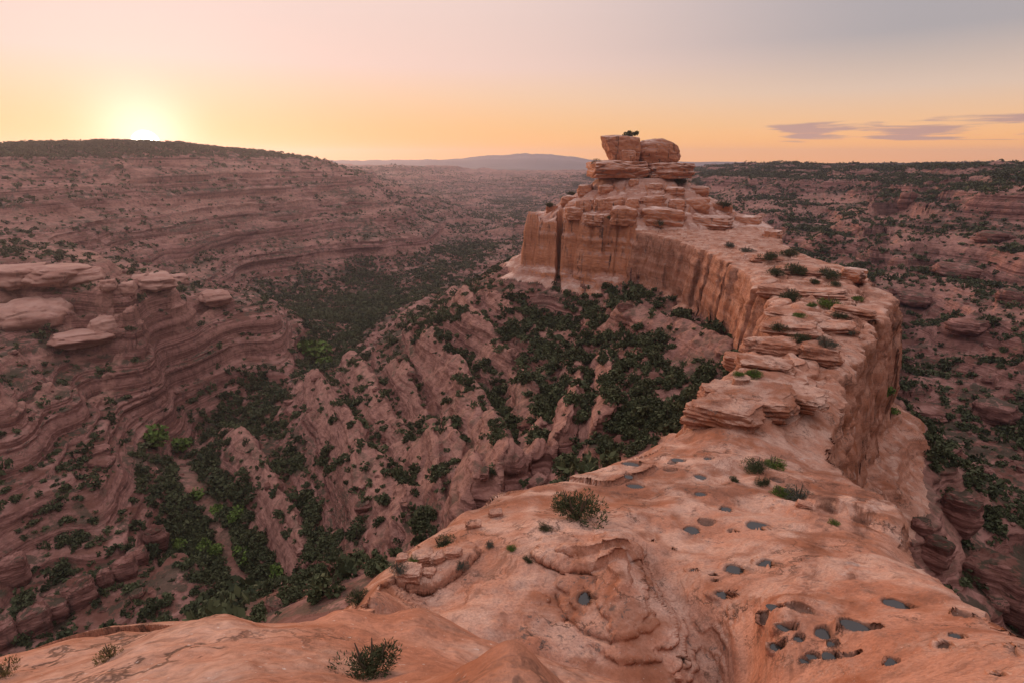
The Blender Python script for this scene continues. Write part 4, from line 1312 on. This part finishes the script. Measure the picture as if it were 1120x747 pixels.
add_tint(o.data, np.concatenate(ts))
tag(o, 'far off dark scrub and small junipers covering canyon slopes and rims', 'scrub')

# ------------------------------------------------------------------ water in the potholes
M_water, wnt, wb = new_mat('pothole_water')
wb.inputs['Base Color'].default_value = (0.035, 0.032, 0.030, 1)
wb.inputs['Roughness'].default_value = 0.06
wb.inputs['Specular IOR Level'].default_value = 0.38
POOL_LABELS = {643: 'rain pool beside the layered block in the middle of the slickrock', 842: 'round rain pool right of the long one on the slickrock', 807: 'long oval rain pool at the centre of the slickrock',
               832: 'wedge shaped rain pool under the slickrock swell', 794: 'round rain pool highest of the dark holes', 757: 'rain pool left of the dry brown hole', 940: 'long dark rain pool with a tail low on the slickrock',
               985: 'dark rain pool below the right rim of the slickrock', 901: 'rounded square rain pool among the lower cluster', 976: 'dark rain pool alone near the bottom right'}
for x, y, z, a, b, rz, px in pools:
    bm = bmesh.new()
    n = 40
    ring = [bm.verts.new((a * math.cos(2 * math.pi * i / n), b * math.sin(2 * math.pi * i / n), 0)) for i in range(n)]
    bm.faces.new(ring)
    me = bpy.data.meshes.new('rain_pool')
    bm.to_mesh(me)
    bm.free()
    me.materials.append(M_water)
    o = bpy.data.objects.new('rain_pool', me)
    sc.collection.objects.link(o)
    o.location, o.rotation_euler = (x, y, z), (0, 0, rz)
    tag(o, POOL_LABELS.get(px, 'small shallow rain pool in a pothole of the slickrock'), 'rain pool', 'rain pools in the potholes')

# --- loose boulders
bd = 0.012 * np.where(GX > 55, 1.6, 0.7) * sstep(0.35, 0.7, NZ) * (GID == 0) * sstep(420, 200, GR) * (GR > 60) * (0.2 + sstep(-0.1, 0.5, fbm(GX / 22, GY / 22, 2, 150)))
bi, bj = np.nonzero((rng.random(bd.shape) < bd * area) & VIS)
bs = np.clip(np.exp(rng.normal(-0.25, 0.55, len(bi))), 0.3, 3.2)
ba = bs / GR[bi, bj] * (np.abs(GX[bi, bj] / GY[bi, bj]) < 0.95)
bo = np.argsort(-ba)
for k in bo[:200]:
    x, y, z = float(GX[bi[k], bj[k]]), float(GY[bi[k], bj[k]]), float(GZ[bi[k], bj[k]])
    b_ = float(bs[k])
    lab = 'loose red boulder among scrub right of the ridge' if x > 55 else ('loose boulder on the layered slope of the left side' if x < -75 else 'loose boulder among the rock fins left of the ridge')
    put(random.choice(BOULD), (x, y, z + 0.15 * b_), (b_ * random.uniform(0.9, 1.5), b_ * random.uniform(0.8, 1.1), b_ * random.uniform(0.6, 0.95)), random.uniform(0, 6.28), lab, 'boulder', G_B, (random.uniform(-0.3, 0.3), random.uniform(-0.3, 0.3)))
rv, rf = [], []
pr = [rock_mesh(600 + i, n=4, rough=0.25, sq=0.6) for i in range(5)]
nv = 0
for k in bo[200:5200]:
    v, f = pr[int(rng.integers(0, 5))]
    a = rng.uniform(0, 6.28)
    m = v * bs[k] * np.array([1.2, 0.95, 0.75])
    rv.append(np.stack([m[:, 0] * math.cos(a) - m[:, 1] * math.sin(a) + GX[bi[k], bj[k]], m[:, 0] * math.sin(a) + m[:, 1] * math.cos(a) + GY[bi[k], bj[k]], m[:, 2] + GZ[bi[k], bj[k]] + 0.1 * bs[k]], 1))
    rf.append(np.array(f) + nv)
    nv += len(v)
if rv:
    o = obj_from('rubble', np.concatenate(rv), np.concatenate(rf), M_canyon, kind='stuff')
    tag(o, 'loose rubble and small stones scattered over the canyon slopes', 'rubble')
